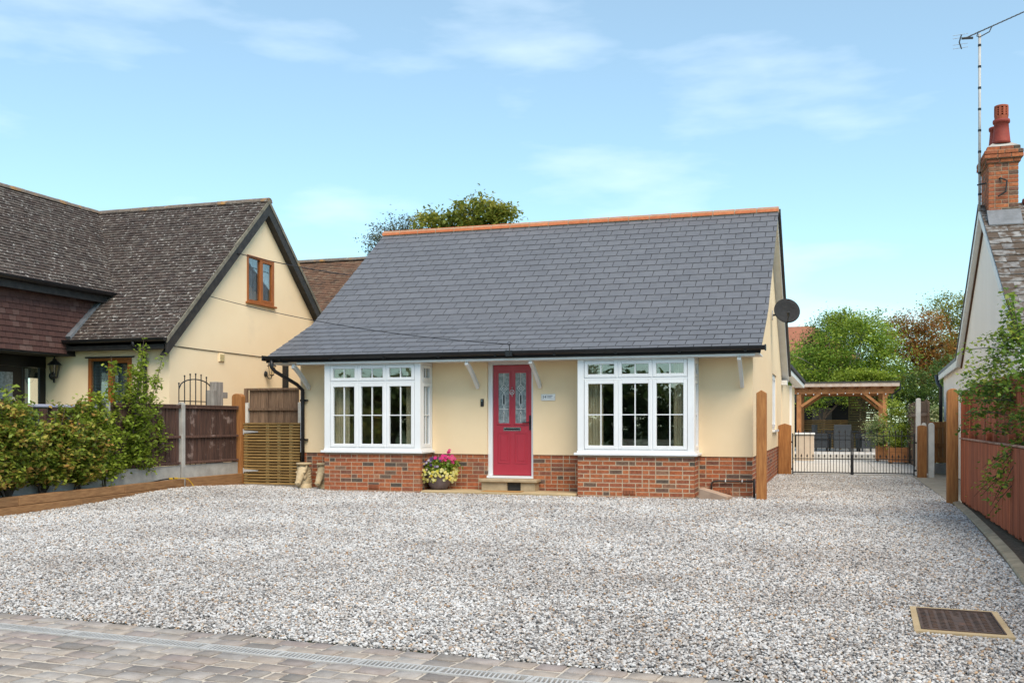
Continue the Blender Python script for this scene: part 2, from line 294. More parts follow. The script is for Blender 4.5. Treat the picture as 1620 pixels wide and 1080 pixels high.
def pieces(name, parent, specs, m, nmax=300, bev=0, restname=None):
    """specs: (centre, rot3x3, size). The nmax nearest in view become objects, the rest one mesh."""
    m = M[m] if isinstance(m, str) else m; og = ORG[parent.name]
    order = sorted(range(len(specs)), key=lambda i: (not inview(specs[i][0]), (specs[i][0]-CAMP).length))
    for i in order[:nmax]:
        c, rt, sz = specs[i]
        o = bpy.data.objects.new(name, piece_mesh(sz, m, bev)); _lnk(o, parent, og)
        o.matrix_local = Matrix.Translation(c-og)@rt.to_4x4()
    rest = order[nmax:]
    if rest:
        b = MB()
        for i in rest:
            c, rt, sz = specs[i]; b.cr = random.random(); b.obox(c, sz, rt)
        o = b.build(restname or name+'_field', m, parent); o['kind'] = 'stuff'
def rotz(a): return Matrix.Rotation(a, 3, 'Z')
def bricks(F, x0, x1, z0, n, specs, corner=0, d=.0):
    """lay n courses along frame F; specs receives the bricks, d = how far their face is proud of the frame plane"""
    ang = math.atan2(F.a.y, F.a.x); Hc = .075
    for r in range(n):
        x = x0; first = True
        while x < x1-.03:
            if first and r % 2: L = .1025
            else: L = .215 if random.random() < .64 else .1025
            first = False
            if x1-(x+L) < .06: L = x1-x
            L = min(L, x1-x)
            zz = z0+r*Hc+.0325
            c = F(x+L/2, d-.0535+random.uniform(-.0012, .0012), zz)
            specs.append((c, rotz(ang+random.uniform(-.004, .004)), (L, .10, .0625)))
            x += L+.013
def roof_field(o, a, e, nrm, width, rows, w, g, th, specs, jit=0, xlim=None, lift=None, stag=.5, gap=.004):
    """tiles on a slope: o eave corner, a along the eave, e up the slope, nrm outward"""
    a, e, nrm = Vector(a), Vector(e), Vector(nrm); lift = lift or th*1.15; ln = g+.05
    base = Matrix((a, e, nrm)).transposed()
    tl = Matrix.Rotation(-math.atan2(lift, g), 3, 'X')
    for r in range(rows):
        lo, hi = xlim(r*g+g/2) if xlim else (0, width)
        x = lo-(w*stag if r % 2 else 0)
        while x < hi-.01:
            l0, l1 = max(x, lo), min(x+w, hi); x += w
            if l1-l0 < .03: continue
            c = Vector(o)+a*((l0+l1)/2)+e*(r*g+ln/2)+nrm*(lift*.75)
            rt = base@tl
            if jit: rt = rt@Matrix.Rotation(random.gauss(0, jit), 3, 'X')@Matrix.Rotation(random.gauss(0, jit*.7), 3, 'Y'); c = c+nrm*abs(random.gauss(0, jit*.05))
            specs.append((c, rt, (round(l1-l0-gap, 3), ln, th)))
# ---- foliage
def leaves(name, m, parent, P, size, kind=4, up=1.3, org=None, group_rnd=None, aspect=.55):
    """one mesh of leaf blades at points P (n,3); each blade is a folded lozenge"""
    n = len(P); og = np.array(ORG[parent.name] if parent is not None else (org or (0,0,0)))
    d = rng.normal(size=(n, 3)); d[:, 2] = d[:, 2]*.55-.12; d /= np.linalg.norm(d, axis=1)[:, None]
    nn = rng.normal(size=(n, 3)); nn[:, 2] = np.abs(nn[:, 2])+up; s = np.cross(d, nn); s /= np.linalg.norm(s, axis=1)[:, None]+1e-9
    nn = np.cross(s, d)
    L = (size*rng.uniform(.6, 1.25, n))[:, None]; W = L*aspect*.5
    P = P-og
    if kind == 4:
        V = np.stack([P-d*L*.5, P+d*L*.08+s*W+nn*W*.35, P+d*L*.5, P+d*L*.08-s*W+nn*W*.35], 1).reshape(-1, 3)
        i = np.arange(n)*4; F = np.concatenate([np.stack([i, i+1, i+2], 1), np.stack([i, i+2, i+3], 1)], 1).reshape(-1, 3)
        nf = 2
    me = bpy.data.meshes.new(name)
    me.vertices.add(len(V)); me.vertices.foreach_set('co', V.ravel().astype(np.float32))
    me.loops.add(len(F)*3); me.loops.foreach_set('vertex_index', F.ravel().astype(np.int32))
    me.polygons.add(len(F)); me.polygons.foreach_set('loop_start', np.arange(len(F), dtype=np.int32)*3)
    me.update(calc_edges=True); me.validate()
    rv = rng.random(n) if group_rnd is None else np.clip(group_rnd+rng.normal(0, .12, n), 0, .999)
    a = me.attributes.new('rnd', 'FLOAT', 'FACE'); a.data.foreach_set('value', np.repeat(rv, nf).astype(np.float32))
    me.materials.append(M[m] if isinstance(m, str) else m)
    o = bpy.data.objects.new(name, me)
    if parent is None: o.location = og
    _lnk(o, parent, Vector(og)); return o
def crown_pts(lobes, nclump, per, cr, inner=.35):
    """leaf clumps scattered in the outer part of a set of ellipsoid lobes; returns points and a per-point clump value"""
    P = []; G = []; C = []
    vol = np.array([l[3]*l[4]*l[5] for l in lobes])**.67; vol /= vol.sum()
    for l, k in zip(lobes, vol):
        m = max(3, int(nclump*k)); d = rng.normal(size=(m, 3)); d /= np.linalg.norm(d, axis=1)[:, None]
        r = (inner+(1-inner)*rng.random(m)**.6)*rng.uniform(.8, 1.25, m)
        c = np.array(l[:3])+d*r[:, None]*np.array(l[3:6])
        for q in c:
            k2 = int(per*rng.uniform(.5, 1.5)); s = cr*rng.uniform(.6, 1.35)
            P.append(q+rng.normal(size=(k2, 3))*s*np.array([1, 1, .62])); G.append(np.full(k2, rng.random())); C.append(q)
    return np.concatenate(P), np.concatenate(G), np.array(C)
def tree(name, label, base, top, trunk_r, lobes, m, nclump=160, per=70, cr=.35, leaf=.14, group=None, bark='bark', cat='tree', twigs=40, inner=.35):
    t = root(name, label, cat, base, group); b = Vector(base); top = Vector(top)
    P, G, C = crown_pts(lobes, nclump, per, cr, inner)
    mb = MB(); mid = b.lerp(top, .5)+Vector((random.uniform(-.12, .12)*trunk_r*6, random.uniform(-.1, .1)*trunk_r*6, 0))
    mb.tube([b-Vector((0,0,.1)), b+Vector((0,0,.15)), mid, top], [trunk_r*1.35, trunk_r, trunk_r*.75, trunk_r*.4], 9)
    mb.build('trunk', bark, t, smooth=True)
    lm = MB()
    for l in lobes:
        c = Vector(l[:3]); s = b.lerp(top, random.uniform(.5, .95)); lm.tube([s, s.lerp(c, .5)+Vector((0,0,.1*(c-s).length)), c], [trunk_r*.5, trunk_r*.35, trunk_r*.18], 6)
    cen = [Vector(l[:3]) for l in lobes]
    for q in C[rng.permutation(len(C))[:twigs]]:
        q = Vector(q); c = min(cen, key=lambda k: (k-q).length); s = c.lerp(top, random.uniform(0, .35)); lm.tube([s, s.lerp(q, .5)+Vector((0,0,.06)), q], [trunk_r*.18, trunk_r*.11, trunk_r*.04], 4)
    lm.build('limbs', bark, t)
    leaves('crown', m, t, P, leaf, group_rnd=G)
    return t

# ================================================================== GROUND
def gz(x, y):      # gravel height: a low rise towards the planting bed on the left
    q = math.exp(-(((x+11.4)/1.3)**2+((y-15.4)/2.0)**2)); return .10*q
g_ = MB(); g_.add([(-900,-300,-.06),(900,-300,-.06),(900,2500,-.06),(-900,2500,-.06)], [(0,1,2,3)])
tag(g_.build('ground', 'grass'), kind='structure')
SA = math.atan2(5.14-5.48, -.39+5.43)                     # the paving strip runs a few degrees off the house
SO = Vector((-5.43, 5.48, 0)); SX = Vector((math.cos(SA), math.sin(SA), 0)); SY = Vector((math.sin(SA), -math.cos(SA), 0))   # SY points to the road
def sp(a, b, z=0): return SO+SX*a+SY*b+Vector((0,0,z))
road = MB(); road.prism([sp(-40, 1.56, -.05), sp(60, 1.56, -.05), sp(60, 8.5, -.05), sp(-40, 8.5, -.05)], (0,0,.03))
tag(road.build('road', 'asphalt'), kind='structure')
# gravel bed sheet
gx0, gx1, gy0, gy1 = -11.6, 1.9, 4.6, 25.75
bed = MB(); nx, ny = 54, 84
for j in range(ny+1):
    for i in range(nx+1):
        x = gx0+(gx1-gx0)*i/nx; y = gy0+(gy1-gy0)*j/ny; bed.v.append(Vector((x, y, gz(x, y)-.012)))
bed.f = [(j*(nx+1)+i, j*(nx+1)+i+1, (j+1)*(nx+1)+i+1, (j+1)*(nx+1)+i) for j in range(ny) for i in range(nx)
         if (bed.v[j*(nx+1)+i]-SO).dot(SY) < -.15 and not (bed.v[j*(nx+1)+i].y > 17.7 and bed.v[j*(nx+1)+i].x < -1.45)]
bo = bed.build('driveway', 'bed', smooth=True); tag(bo, kind='structure')
HOLE = [Vector((.47,6.66,0)), Vector((1.03,6.62,0)), Vector((1.05,7.50,0)), Vector((.50,7.54,0))]   # drain cover
def inpoly(x, y, P):
    r = False; n = len(P)
    for i in range(n):
        a, b = P[i], P[i-1]
        if (a.y > y) != (b.y > y) and x < (b.x-a.x)*(y-a.y)/(b.y-a.y)+a.x: r = not r
    return r
def sleeper_x(y): return -11.38+(11.2-max(10.8, min(15.8, y)))*-.0 + (-.10 if y > 15.8 else (.50*(15.8-min(y, 15.8))/4.8))
pts = []; sc = []
for (ya, yb, den, s0, s1) in ((4.6, 8.2, 6300, .0056, .0122), (8.2, 12.5, 4400, .0072, .0145), (12.5, 25.7, 2900, .0090, .017)):
    n = int(den*(1.75-(-11.5))*(yb-ya)); X = rng.uniform(-11.5, 1.75, n); Y = rng.uniform(ya, yb, n); S = rng.uniform(s0, s1, n)*np.where(rng.random(n) < .06, 1.45, 1)
    side = (X-SO.x)*SY.x+(Y-SO.y)*SY.y
    ok = side < (-.005+rng.normal(0, .012, n))
    lim = np.where(Y < 15.8, -11.38+.50*(15.8-np.minimum(Y, 15.8))/4.8, -11.42)
    ok &= X > lim+.02
    ok &= X < np.interp(Y, [4.6, 5.9, 7.4, 9.24, 10.7, 12.4, 14.6, 17.05, 26], [1.08, 1.21, 1.34, 1.50, 1.58, 1.66, 1.75, 1.81, 1.9])
    ok &= ~((Y > 17.6) & (X < -1.36))
    ok &= ~((Y > 17.02) & (X > -9.2) & (X < -7.22)); ok &= ~((Y > 17.02) & (X > -4.27) & (X < -2.24))
    ok &= ~((Y > 16.98) & (X > -7.3) & (X < -4.2))
    d = -X*ST+Y*CT; u = 810+FPX*(X*CT+Y*ST)/d
    ok &= (u > -600) & (u < 2100) & (d > 3.6)
    ok &= ~np.array([inpoly(a, b, HOLE) for a, b in zip(X, Y)]) if ya < 8 else True
    X, Y, S = X[ok], Y[ok], S[ok]
    Z = .10*np.exp(-(((X+11.4)/1.3)**2+((Y-15.4)/2.0)**2))+rng.uniform(-.012, .010, len(X))
    pts.append(np.stack([X, Y, Z], 1)); sc.append(S)
pts = np.concatenate(pts); sc = np.concatenate(sc)
me = bpy.data.meshes.new('gravel'); me.vertices.add(len(pts)); me.vertices.foreach_set('co', pts.ravel().astype(np.float32))
a = me.attributes.new('sc', 'FLOAT', 'POINT'); a.data.foreach_set('value', sc.astype(np.float32)); me.update()
go = bpy.data.objects.new('gravel', me); COL.objects.link(go); me.materials.append(M['gravel'])
tag(go, 'loose pale grey and white pebbles covering the driveway', 'gravel', kind='stuff')
ng = bpy.data.node_groups.new('pebbles', 'GeometryNodeTree')
ng.interface.new_socket('Geometry', in_out='INPUT', socket_type='NodeSocketGeometry'); ng.interface.new_socket('Geometry', in_out='OUTPUT', socket_type='NodeSocketGeometry')
gn = ng.nodes.new; gl = ng.links.new
gi, goo = gn('NodeGroupInput'), gn('NodeGroupOutput'); jn = gn('GeometryNodeJoinGeometry')
for k in range(4):
    ic = gn('GeometryNodeMeshIcoSphere'); ic.inputs['Radius'].default_value = 1; ic.inputs['Subdivisions'].default_value = 2
    ns = gn('ShaderNodeTexNoise'); ns.noise_dimensions = '4D'; ns.inputs['W'].default_value = k*7.3; ns.inputs['Scale'].default_value = .9; ns.inputs['Detail'].default_value = 1
    sb = gn('ShaderNodeVectorMath'); sb.operation = 'SUBTRACT'; sb.inputs[1].default_value = (.5,.5,.5); gl(ns.outputs['Color'], sb.inputs[0])
    sm = gn('ShaderNodeVectorMath'); sm.operation = 'SCALE'; sm.inputs['Scale'].default_value = 1.3; gl(sb.outputs[0], sm.inputs[0])
    st = gn('GeometryNodeSetPosition'); gl(ic.outputs['Mesh'], st.inputs['Geometry']); gl(sm.outputs[0], st.inputs['Offset'])
    smt = gn('GeometryNodeSetMaterial'); smt.inputs['Material'].default_value = M['gravel']; gl(st.outputs[0], smt.inputs[0])
    ss = gn('GeometryNodeSetShadeSmooth'); ss.inputs['Shade Smooth'].default_value = k > 1; gl(smt.outputs[0], ss.inputs[0])
    gt = gn('GeometryNodeGeometryToInstance'); gl(ss.outputs[0], gt.inputs[0]); gl(gt.outputs[0], jn.inputs[0])
ip = gn('GeometryNodeInstanceOnPoints'); gl(gi.outputs[0], ip.inputs['Points']); gl(jn.outputs[0], ip.inputs['Instance']); ip.inputs['Pick Instance'].default_value = True
ri = gn('FunctionNodeRandomValue'); ri.data_type = 'INT'; ri.inputs[4].default_value = 0; ri.inputs[5].default_value = 3; gl(ri.outputs[2], ip.inputs['Instance Index'])
rr = gn('FunctionNodeRandomValue'); rr.data_type = 'FLOAT_VECTOR'; rr.inputs[0].default_value = (-.45,-.45,0); rr.inputs[1].default_value = (.45,.45,6.28); gl(rr.outputs[0], ip.inputs['Rotation'])
na = gn('GeometryNodeInputNamedAttribute'); na.data_type = 'FLOAT'; na.inputs[0].default_value = 'sc'
rs = gn('FunctionNodeRandomValue'); rs.data_type = 'FLOAT_VECTOR'; rs.inputs[0].default_value = (.85,.6,.42); rs.inputs[1].default_value = (1.25,.95,.75); rs.inputs['Seed'].default_value = 3
mv = gn('ShaderNodeVectorMath'); mv.operation = 'SCALE'; gl(rs.outputs[0], mv.inputs[0]); gl(na.outputs[0], mv.inputs['Scale']); gl(mv.outputs[0], ip.inputs['Scale'])
gl(ip.outputs[0], goo.inputs[0])
go.modifiers.new('pebbles', 'NODES').node_group = ng

# ---- sett paving: base with joints, each sett an own piece
pv = MB(); pv.prism([sp(-3, -.0, -.10), sp(9, -.0, -.10), sp(9, .272, -.10), sp(-3, .272, -.10)], (0,0,.094)); pv.prism([sp(-3, .408, -.10), sp(9, .408, -.10), sp(9, 1.50, -.10), sp(-3, 1.50, -.10)], (0,0,.094))
pave = tag(pv.build('pavement', 'joint'), kind='structure')
kb = MB(); x = -3
kerb = MB()
while x < 9:
    L = .9; kerb.hexa([sp(x+.004,1.505,-.10), sp(x+L-.004,1.505,-.10), sp(x+L-.004,1.60,-.10), sp(x+.004,1.60,-.10), sp(x+.004,1.505,-.002), sp(x+L-.004,1.505,-.002), sp(x+L-.004,1.60,-.012), sp(x+.004,1.60,-.012)]); x += L
tag(kerb.build('kerb', 'conc', bevel=.006), kind='structure')
DR0, DR1 = .275, .405       # the drain sits between two sett rows
def sett_mesh(w, d, k):
    r = random.Random(k); j = lambda s: r.uniform(-s, s)
    n = 3; top = []; 
    ring = [(-w/2+j(.006), -d/2+j(.006)), (j(.02), -d/2+j(.004)), (w/2+j(.006), -d/2+j(.006)), (w/2+j(.005), j(.02)), (w/2+j(.006), d/2+j(.006)), (j(.02), d/2+j(.004)), (-w/2+j(.006), d/2+j(.006)), (-w/2+j(.005), j(.02))]
    V = [(x, y, -.05) for x, y in ring]+[(x, y, -.004+j(.0015)) for x, y in ring]+[(x*.93, y*.90, .002+j(.002)) for x, y in ring]+[(0, 0, .003+j(.002))]
    F = [(i, (i+1) % 8, 8+(i+1) % 8, 8+i) for i in range(8)]+[(8+i, 8+(i+1) % 8, 16+(i+1) % 8, 16+i) for i in range(8)]+[(16+i, 16+(i+1) % 8, 24) for i in range(8)]
    me = bpy.data.meshes.new('sett'); me.from_pydata(V, [], F); me.materials.append(M['sett'])
    for p in me.polygons: p.use_smooth = p.index >= 8
    me.update(); return me
rows = [.006, .140]; b0 = DR1+.008
while b0 < 1.45: rows.append(b0); b0 += .137
SM = {}; rest = []; cnt = 0
for ri_, b in enumerate(rows):
    dd = .126; x = -2.2-random.random()*.2
    while x < 6.6:
        wq = random.choice([.13, .17, .185, .20, .20, .215, .23]); 
        if random.random() < .08: wq = .095
        k = (wq, ri_ % 1, random.randrange(5))
        if k not in SM: SM[k] = sett_mesh(wq-.019, dd-.017, hash(k) & 0xffff)
        c = sp(x+wq/2, b+dd/2, random.uniform(-.002, .003)); x += wq
        if inview(c, 60) and cnt < 300:
            o = bpy.data.objects.new('sett', SM[k]); COL.objects.link(o); o.parent = pave; o.location = c; o.rotation_euler = (random.gauss(0, .008), random.gauss(0, .008), SA+random.gauss(0, .012)); cnt += 1
        else: rest.append((c, SM[k]))
mb = MB()
for c, me_ in rest:
    mb.cr = random.random(); mb.add([Matrix.Rotation(SA, 3, 'Z')@v.co+c for v in me_.vertices], [tuple(p.vertices) for p in me_.polygons])
tag(mb.build('sett_field', 'sett', pave), kind='stuff')
# ---- channel drain: galvanised grates with slanted slots
dr = root('channel_drain', 'long galvanised slotted channel drain set in the stone sett strip', 'drain', sp(0, (DR0+DR1)/2, 0))
ch = MB()
for b0, b1, h in ((DR0, DR0+.012, .08), (DR1-.012, DR1, .08), (DR0+.012, DR1-.012, .01)): ch.prism([sp(-3, b0, -.11), sp(8.5, b0, -.11), sp(8.5, b1, -.11), sp(-3, b1, -.11)], (0,0,h))
ch.build('channel', 'black', dr)
gm = MB(); gl_ = 1.0
Fd = Fr((0,0,0), SX, SY)
gm.lbox(Fd, 0, .994, 0, .016, -.022, .004); gm.lbox(Fd, 0, .994, .110, .126, -.022, .004)
gm.lbox(Fd, .0, .02, .016, .110, -.022, .0035); gm.lbox(Fd, .974, .994, .016, .110, -.022, .0035); gm.lbox(Fd, .487, .507, .016, .110, -.022, .0035)
x = .034
while x < .955:
    if abs(x-.497) > .022:
        gm.hexa([Fd(x-.012,.0165,-.02), Fd(x-.002,.0165,-.02), Fd(x+.012,.1095,-.02), Fd(x+.002,.1095,-.02), Fd(x-.012,.0165,.003), Fd(x-.002,.0165,.003), Fd(x+.012,.1095,.003), Fd(x+.002,.1095,.003)])
    x += .0265
g0 = gm.build('grate', 'galv', org=(0,0,0))
gd = g0.data; bpy.data.objects.remove(g0)
for k in range(-3, 9):
    p = sp(k, DR0+.002, 0)
    if not inview(p+SX*.5, 700): continue
    o = bpy.data.objects.new('grate', gd); _lnk(o, dr, ORG[dr.name]); o.location = p-ORG[dr.name]
# ---- drain cover in the gravel
dc = root('drain_cover', 'rusty patterned iron drain cover in a pale concrete surround', 'drain cover', (.76, 7.08, 0))
A, B, C_, D_ = HOLE
def quadring(P, t, z0, z1, mb):
    c = sum(P, Vector())/4; Q = [p+(c-p).normalized()*t*1.41 for p in P]
    for i in range(4):
        j = (i+1) % 4; mb.hexa([P[i]+Vector((0,0,z0)), P[j]+Vector((0,0,z0)), Q[j]+Vector((0,0,z0)), Q[i]+Vector((0,0,z0)), P[i]+Vector((0,0,z1)), P[j]+Vector((0,0,z1)), Q[j]+Vector((0,0,z1)), Q[i]+Vector((0,0,z1))])
    return Q
mb = MB(); Q = quadring(HOLE, .055, -.05, .016, mb); mb.build('surround', 'slab', dc)
mb = MB(); Q2 = quadring([q*1 for q in Q], .012, -.05, .022, mb); mb.build('frame', 'rust', dc)
mb = MB(); mb.prism([q+Vector((0,0,-.05)) for q in Q2], (0,0,.064)); 
pu = (Q2[1]-Q2[0]); pv_ = (Q2[3]-Q2[0])
for i in range(14):
    for j in range(9):
        if 4 <= j <= 4 and 3 < i < 10: continue
        c = Q2[0]+pu*((j+.5)/9)+pv_*((i+.5)/14); c.z = .0155
        mb.obox(c, (.034, .010, .006), rotz((.6 if (j) % 2 else -.6)))
mb.build('cover_plate', 'rust', dc)
# ---- patio beyond the iron gate
pt = MB(); pt.box(-1.34, 2.2, 25.78, 35.6, -.055, .012); tag(pt.build('patio', 'paving'), kind='structure')
pt = MB(); pt.box(-6, 3.2, 35.6, 45, -.055, .22); tag(pt.build('raised_patio', 'paving', bevel=.01), kind='structure')
sl_ = []
for i in range(6):
    for j in range(12): sl_.append((Vector((-1.34+.59*i+.295, 25.8+.8*j+.4, .0175)), Matrix.Identity(3), (.575, .785, .02)))
pieces('paving_slab', bpy.data.objects['patio'], sl_, 'paving', 300, .003)

# ================================================================== MAIN HOUSE
XL, XR, YF, YB, YR = -10.0, -1.34, 17.63, 17.03, 27.5
ZD = .70                                   # top of the brick plinth
VL, VR = -10.38, -1.13                     # verges
EV = (16.88, 2.50); KK = (18.70, 3.30); RG = (22.30, 5.84); RE = (27.75, 2.60)
def zroof(y):
    for (a, b) in ((EV, KK), (KK, RG), (RG, RE)):
        if y <= b[0]: return a[1]+(b[1]-a[1])*(y-a[0])/(b[0]-a[0])
    return RE[1]
house = root('bungalow', 'cream rendered bungalow with slate roof, brick plinth, two bay windows and red door', 'house', (-5.7, 22, 0))
bayX = [(-9.18, -7.22), (-4.26, -2.24)]
DX0, DX1 = -6.13, -5.24                    # door opening
fw = MB()
for a, b in ((XL, -9.18), (-7.22, DX0), (DX1, -4.26), (-2.24, XR-.30)): MB().box(a, b, YF-.014, YF+.28, ZD, 2.46).build('wall_panel', 'render', house)
MB().box(DX0, DX1, YF-.013, YF+.28, 2.425, 2.46).build('door_head', 'render', house)
pl = MB()
for a, b in ((XL+.006, DX0), (DX1, XR-.006)): pl.box(a, b, YF+.0075, YF+.27, -.1, ZD)
pl.box(DX0, DX1, YF+.02, YF+.27, -.1, .26)
for a, b in bayX: pl.box(a+.006, b-.006, YB+.006, YF+.005, -.1, .715)
pl.box(XR-.28, XR-.006, YF+.271, YR, -.1, ZD)
plin = pl.build('plinth', 'mortar', house)
bs = []
Ff = Fr((0, YF, 0), (1,0,0), (0,-1,0))
bricks(Ff, XL, -9.19, -.045, 10, bs); bricks(Ff, -7.21, DX0, -.045, 10, bs); bricks(Ff, DX1, -4.27, -.045, 10, bs); bricks(Ff, -2.23, XR, -.045, 10, bs)
for a, b in bayX:
    bricks(Fr((0, YB, 0), (1,0,0), (0,-1,0)), a, b, -.045, 10, bs)
    bricks(Fr((b, YB+.105, 0), (0,1,0), (1,0,0)), 0, .48, -.045, 10, bs); bricks(Fr((a, YF-.015, 0), (0,-1,0), (-1,0,0)), 0, .48, -.045, 10, bs)
bricks(Fr((XR, YF+.105, 0), (0,1,0), (1,0,0)), 0, 9.7, -.045, 10, bs)
pieces('brick', plin, bs, 'brick', 300, .004, 'brick_field')
# right gable wall in strips round the side window, left gable, back wall
WY0, WY1, WZ0, WZ1 = 23.35, 25.0, 1.12, 2.40
def gable(x0, x1, strips, mname, name):
    g = MB()
    for (y0, y1, z0, z1) in strips:
        ys = [y0]+[k for k in (KK[0], RG[0]) if y0 < k < y1]+[y1]
        top = [(x0, y, (zroof(y)-.10) if z1 is None else z1) for y in reversed(ys)]
        g.prism([(x0, y0, z0), (x0, y1, z0)]+top, (x1-x0, 0, 0))
    return g.build(name, mname, house)
gable(XR-.30, XR+.012, [(YF-.014, WY0, ZD, None), (WY0, WY1, ZD, WZ0), (WY0, WY1, WZ1, None), (WY1, YR, ZD, None)], 'render', 'side_wall')
gable(XL-.012, XL+.28, [(YF+.30, YR, 0, None)], 'render', 'side_wall')
bx('rear_wall', 'render', house, XL+.28, XR-.30, YR-.3, YR, 0, 2.5)
# rooms behind the windows
rm = MB(); rm.box(XL+.29, XR-.31, 17.95, 22.5, .02, .10); rm.box(XL+.29, XR-.31, 22.5, 22.6, .1, 2.42); rm.box(XL+.29, XR-.31, YB+.10, 22.5, 2.43, 2.47)
rm.box(-6.75, -6.65, 17.95, 22.5, .1, 2.42); rm.box(-4.75, -4.65, 17.95, 22.5, .1, 2.42)
for a, b in bayX: rm.box(a+.06, b-.06, YB+.12, YF+.3, .60, .70)
rm.build('interior', 'inter', house)
# soffit, fascia
bx('soffit', 'paint', house, VL+.02, VR-.03, 16.965, YF-.016, 2.405, 2.425)
bx('fascia', 'paint', house, -9.72, -1.24, 16.935, 16.963, 2.385, 2.50, bevel=.003)
gu = MB(); n = 10
prof = [(16.86+.062*math.cos(math.pi+math.pi*k/n), 2.545+.072*math.sin(math.pi+math.pi*k/n)) for k in range(n+1)]
prof += [(16.915, 2.548), (16.91, 2.535), (16.81, 2.535), (16.805, 2.548)]
gu.prism([(VL+.02, y, z) for y, z in prof], (VR+.05-VL, 0, 0)); gut = gu.build('gutter', 'black', house)
for k in range(9):
    x = VL+.35+k*1.08
    bx('gutter_bracket', 'black', gut, x-.02, x+.02, 16.83, 16.934, 2.46, 2.478)
bx('gutter_end_cap', 'black', gut, VL-.004, VL+.018, 16.788, 16.925, 2.46, 2.56); bx('gutter_end_cap', 'black', gut, VR+.052, VR+.072, 16.788, 16.925, 2.46, 2.56)
bx('gutter_joint', 'black', gut, -5.50, -5.38, 16.785, 16.93, 2.455, 2.552)
# downpipe with its swan neck
px = -9.93
dp = MB(); dp.tube([(px-.28, 16.86, 2.48), (px-.28, 16.86, 2.34), (px-.24, 16.92, 2.26), (px-.06, 17.42, 2.03), (px, 17.54, 1.92), (px, 17.545, 1.6), (px, 17.545, .42)], .036, 10)
dpo = dp.build('downpipe', 'black', house, smooth=True)
for z in (1.72, .95): MB().box(px-.06, px+.085, 17.54, 17.612, z-.018, z+.018).build('pipe_clip', 'black', dpo)
# roof
ru = MB()
ru.prism([(VL+.02, EV[0]+.03, EV[1]-.025), (VL+.02, KK[0], KK[1]-.025), (VL+.02, RG[0], RG[1]-.03), (VL+.02, RE[0], RE[1]-.03), (VL+.02, RE[0], RE[1]-.09), (VL+.02, RG[0], RG[1]-.11), (VL+.02, KK[0], KK[1]-.09), (VL+.02, EV[0]+.03, EV[1]-.075)], (VR-VL-.04, 0, 0))
roof = ru.build('roof', 'under', house)
ss_ = []
def slope(a, b): e = Vector((0, b[0]-a[0], b[1]-a[1])); L = e.length; e.normalize(); return e, Vector((0, -e.z, e.y)), L
e1, n1, L1 = slope(EV, KK); g1 = L1/8
roof_field((VL, EV[0]-.03, EV[1]-.010), (1,0,0), e1, n1, VR-VL, 8, .301, g1, .010, ss_, .0016, gap=.011)
e2, n2, L2 = slope(KK, RG); g2 = (L2-.06)/17
roof_field((VL, KK[0], KK[1]-.004), (1,0,0), e2, n2, VR-VL, 17, .301, g2, .010, ss_, .0016, gap=.011)
pieces('slate', roof, ss_, 'slate', 300, 0, 'slate_field')
er = Vector((0, RE[0]-RG[0], RE[1]-RG[1])).normalized()
rs_ = MB(); rs_.prism([(VL, RG[0], RG[1]-.01), (VL, RE[0], RE[1]-.01), (VL, RE[0], RE[1]+.012), (VL, RG[0], RG[1]+.012)], (VR-VL, 0, 0)); rs_.build('rear_slope', 'slate', roof)
k = 0; x = VL-.01
rt_ = MB(); pr = [(RG[0]+.145*math.cos(q), RG[1]-.055+.125*math.sin(q)) for q in [math.pi*i/8 for i in range(9)]]
pr2 = [(RG[0]+.125*math.cos(q), RG[1]-.055+.105*math.sin(q)) for q in [math.pi*i/8 for i in range(8, -1, -1)]]
nr = 20; wr = (VR+.012-x)/nr
for i in range(nr):
    rt_ = MB(); rt_.prism([(x+.004, y+random.uniform(-.002, .002), z) for y, z in pr+pr2], (wr-.022, 0, 0)); rt_.build('ridge_tile', 'ridge', roof, smooth=False); x += wr
bd = MB(); bd.box(VL, VR, RG[0]-.12, RG[0]+.12, RG[1]-.07, RG[1]+.035); bd.build('ridge_mortar', 'mortar', roof)
# right verge: bargeboard along the rear slope and dry verge edge along both
vb = MB(); x = VR-.05
vb.prism([(x, EV[0]+.05, EV[1]-.10), (x, KK[0], KK[1]-.11), (x, RG[0], RG[1]-.13), (x, RG[0], RG[1]-.035), (x, KK[0], KK[1]-.03), (x, EV[0]+.05, EV[1]-.03)], (.022, 0, 0)); vb.build('bargeboard', 'paint', house)
vb = MB(); vb.prism([(x, RG[0]+.02, RG[1]-.24), (x, RE[0], RE[1]-.24), (x, RE[0], RE[1]-.035), (x, RG[0]+.02, RG[1]-.035)], (.022, 0, 0)); vb.build('bargeboard', 'paint', house)
vb = MB(); vb.prism([(XR+.013, RG[0]+.02, RG[1]-.22), (XR+.013, RE[0], RE[1]-.22), (XR+.013, RE[0], RE[1]-.20), (XR+.013, RG[0]+.02, RG[1]-.20)], (x-XR-.013, 0, 0)); vb.build('verge_soffit', 'paint', house)
vb = MB(); vb.prism([(VR-.027, RG[0], RG[1]-.10), (VR-.027, RE[0], RE[1]-.10), (VR-.027, RE[0], RE[1]+.02), (VR-.027, RG[0], RG[1]+.02)], (.06, 0, 0)); vb.build('verge_trim', 'black', house)
bx('box_end', 'paint', house, XR+.014, VR-.052, RE[0]-.45, RE[0]-.02, RE[1]-.33, RE[1]-.21)
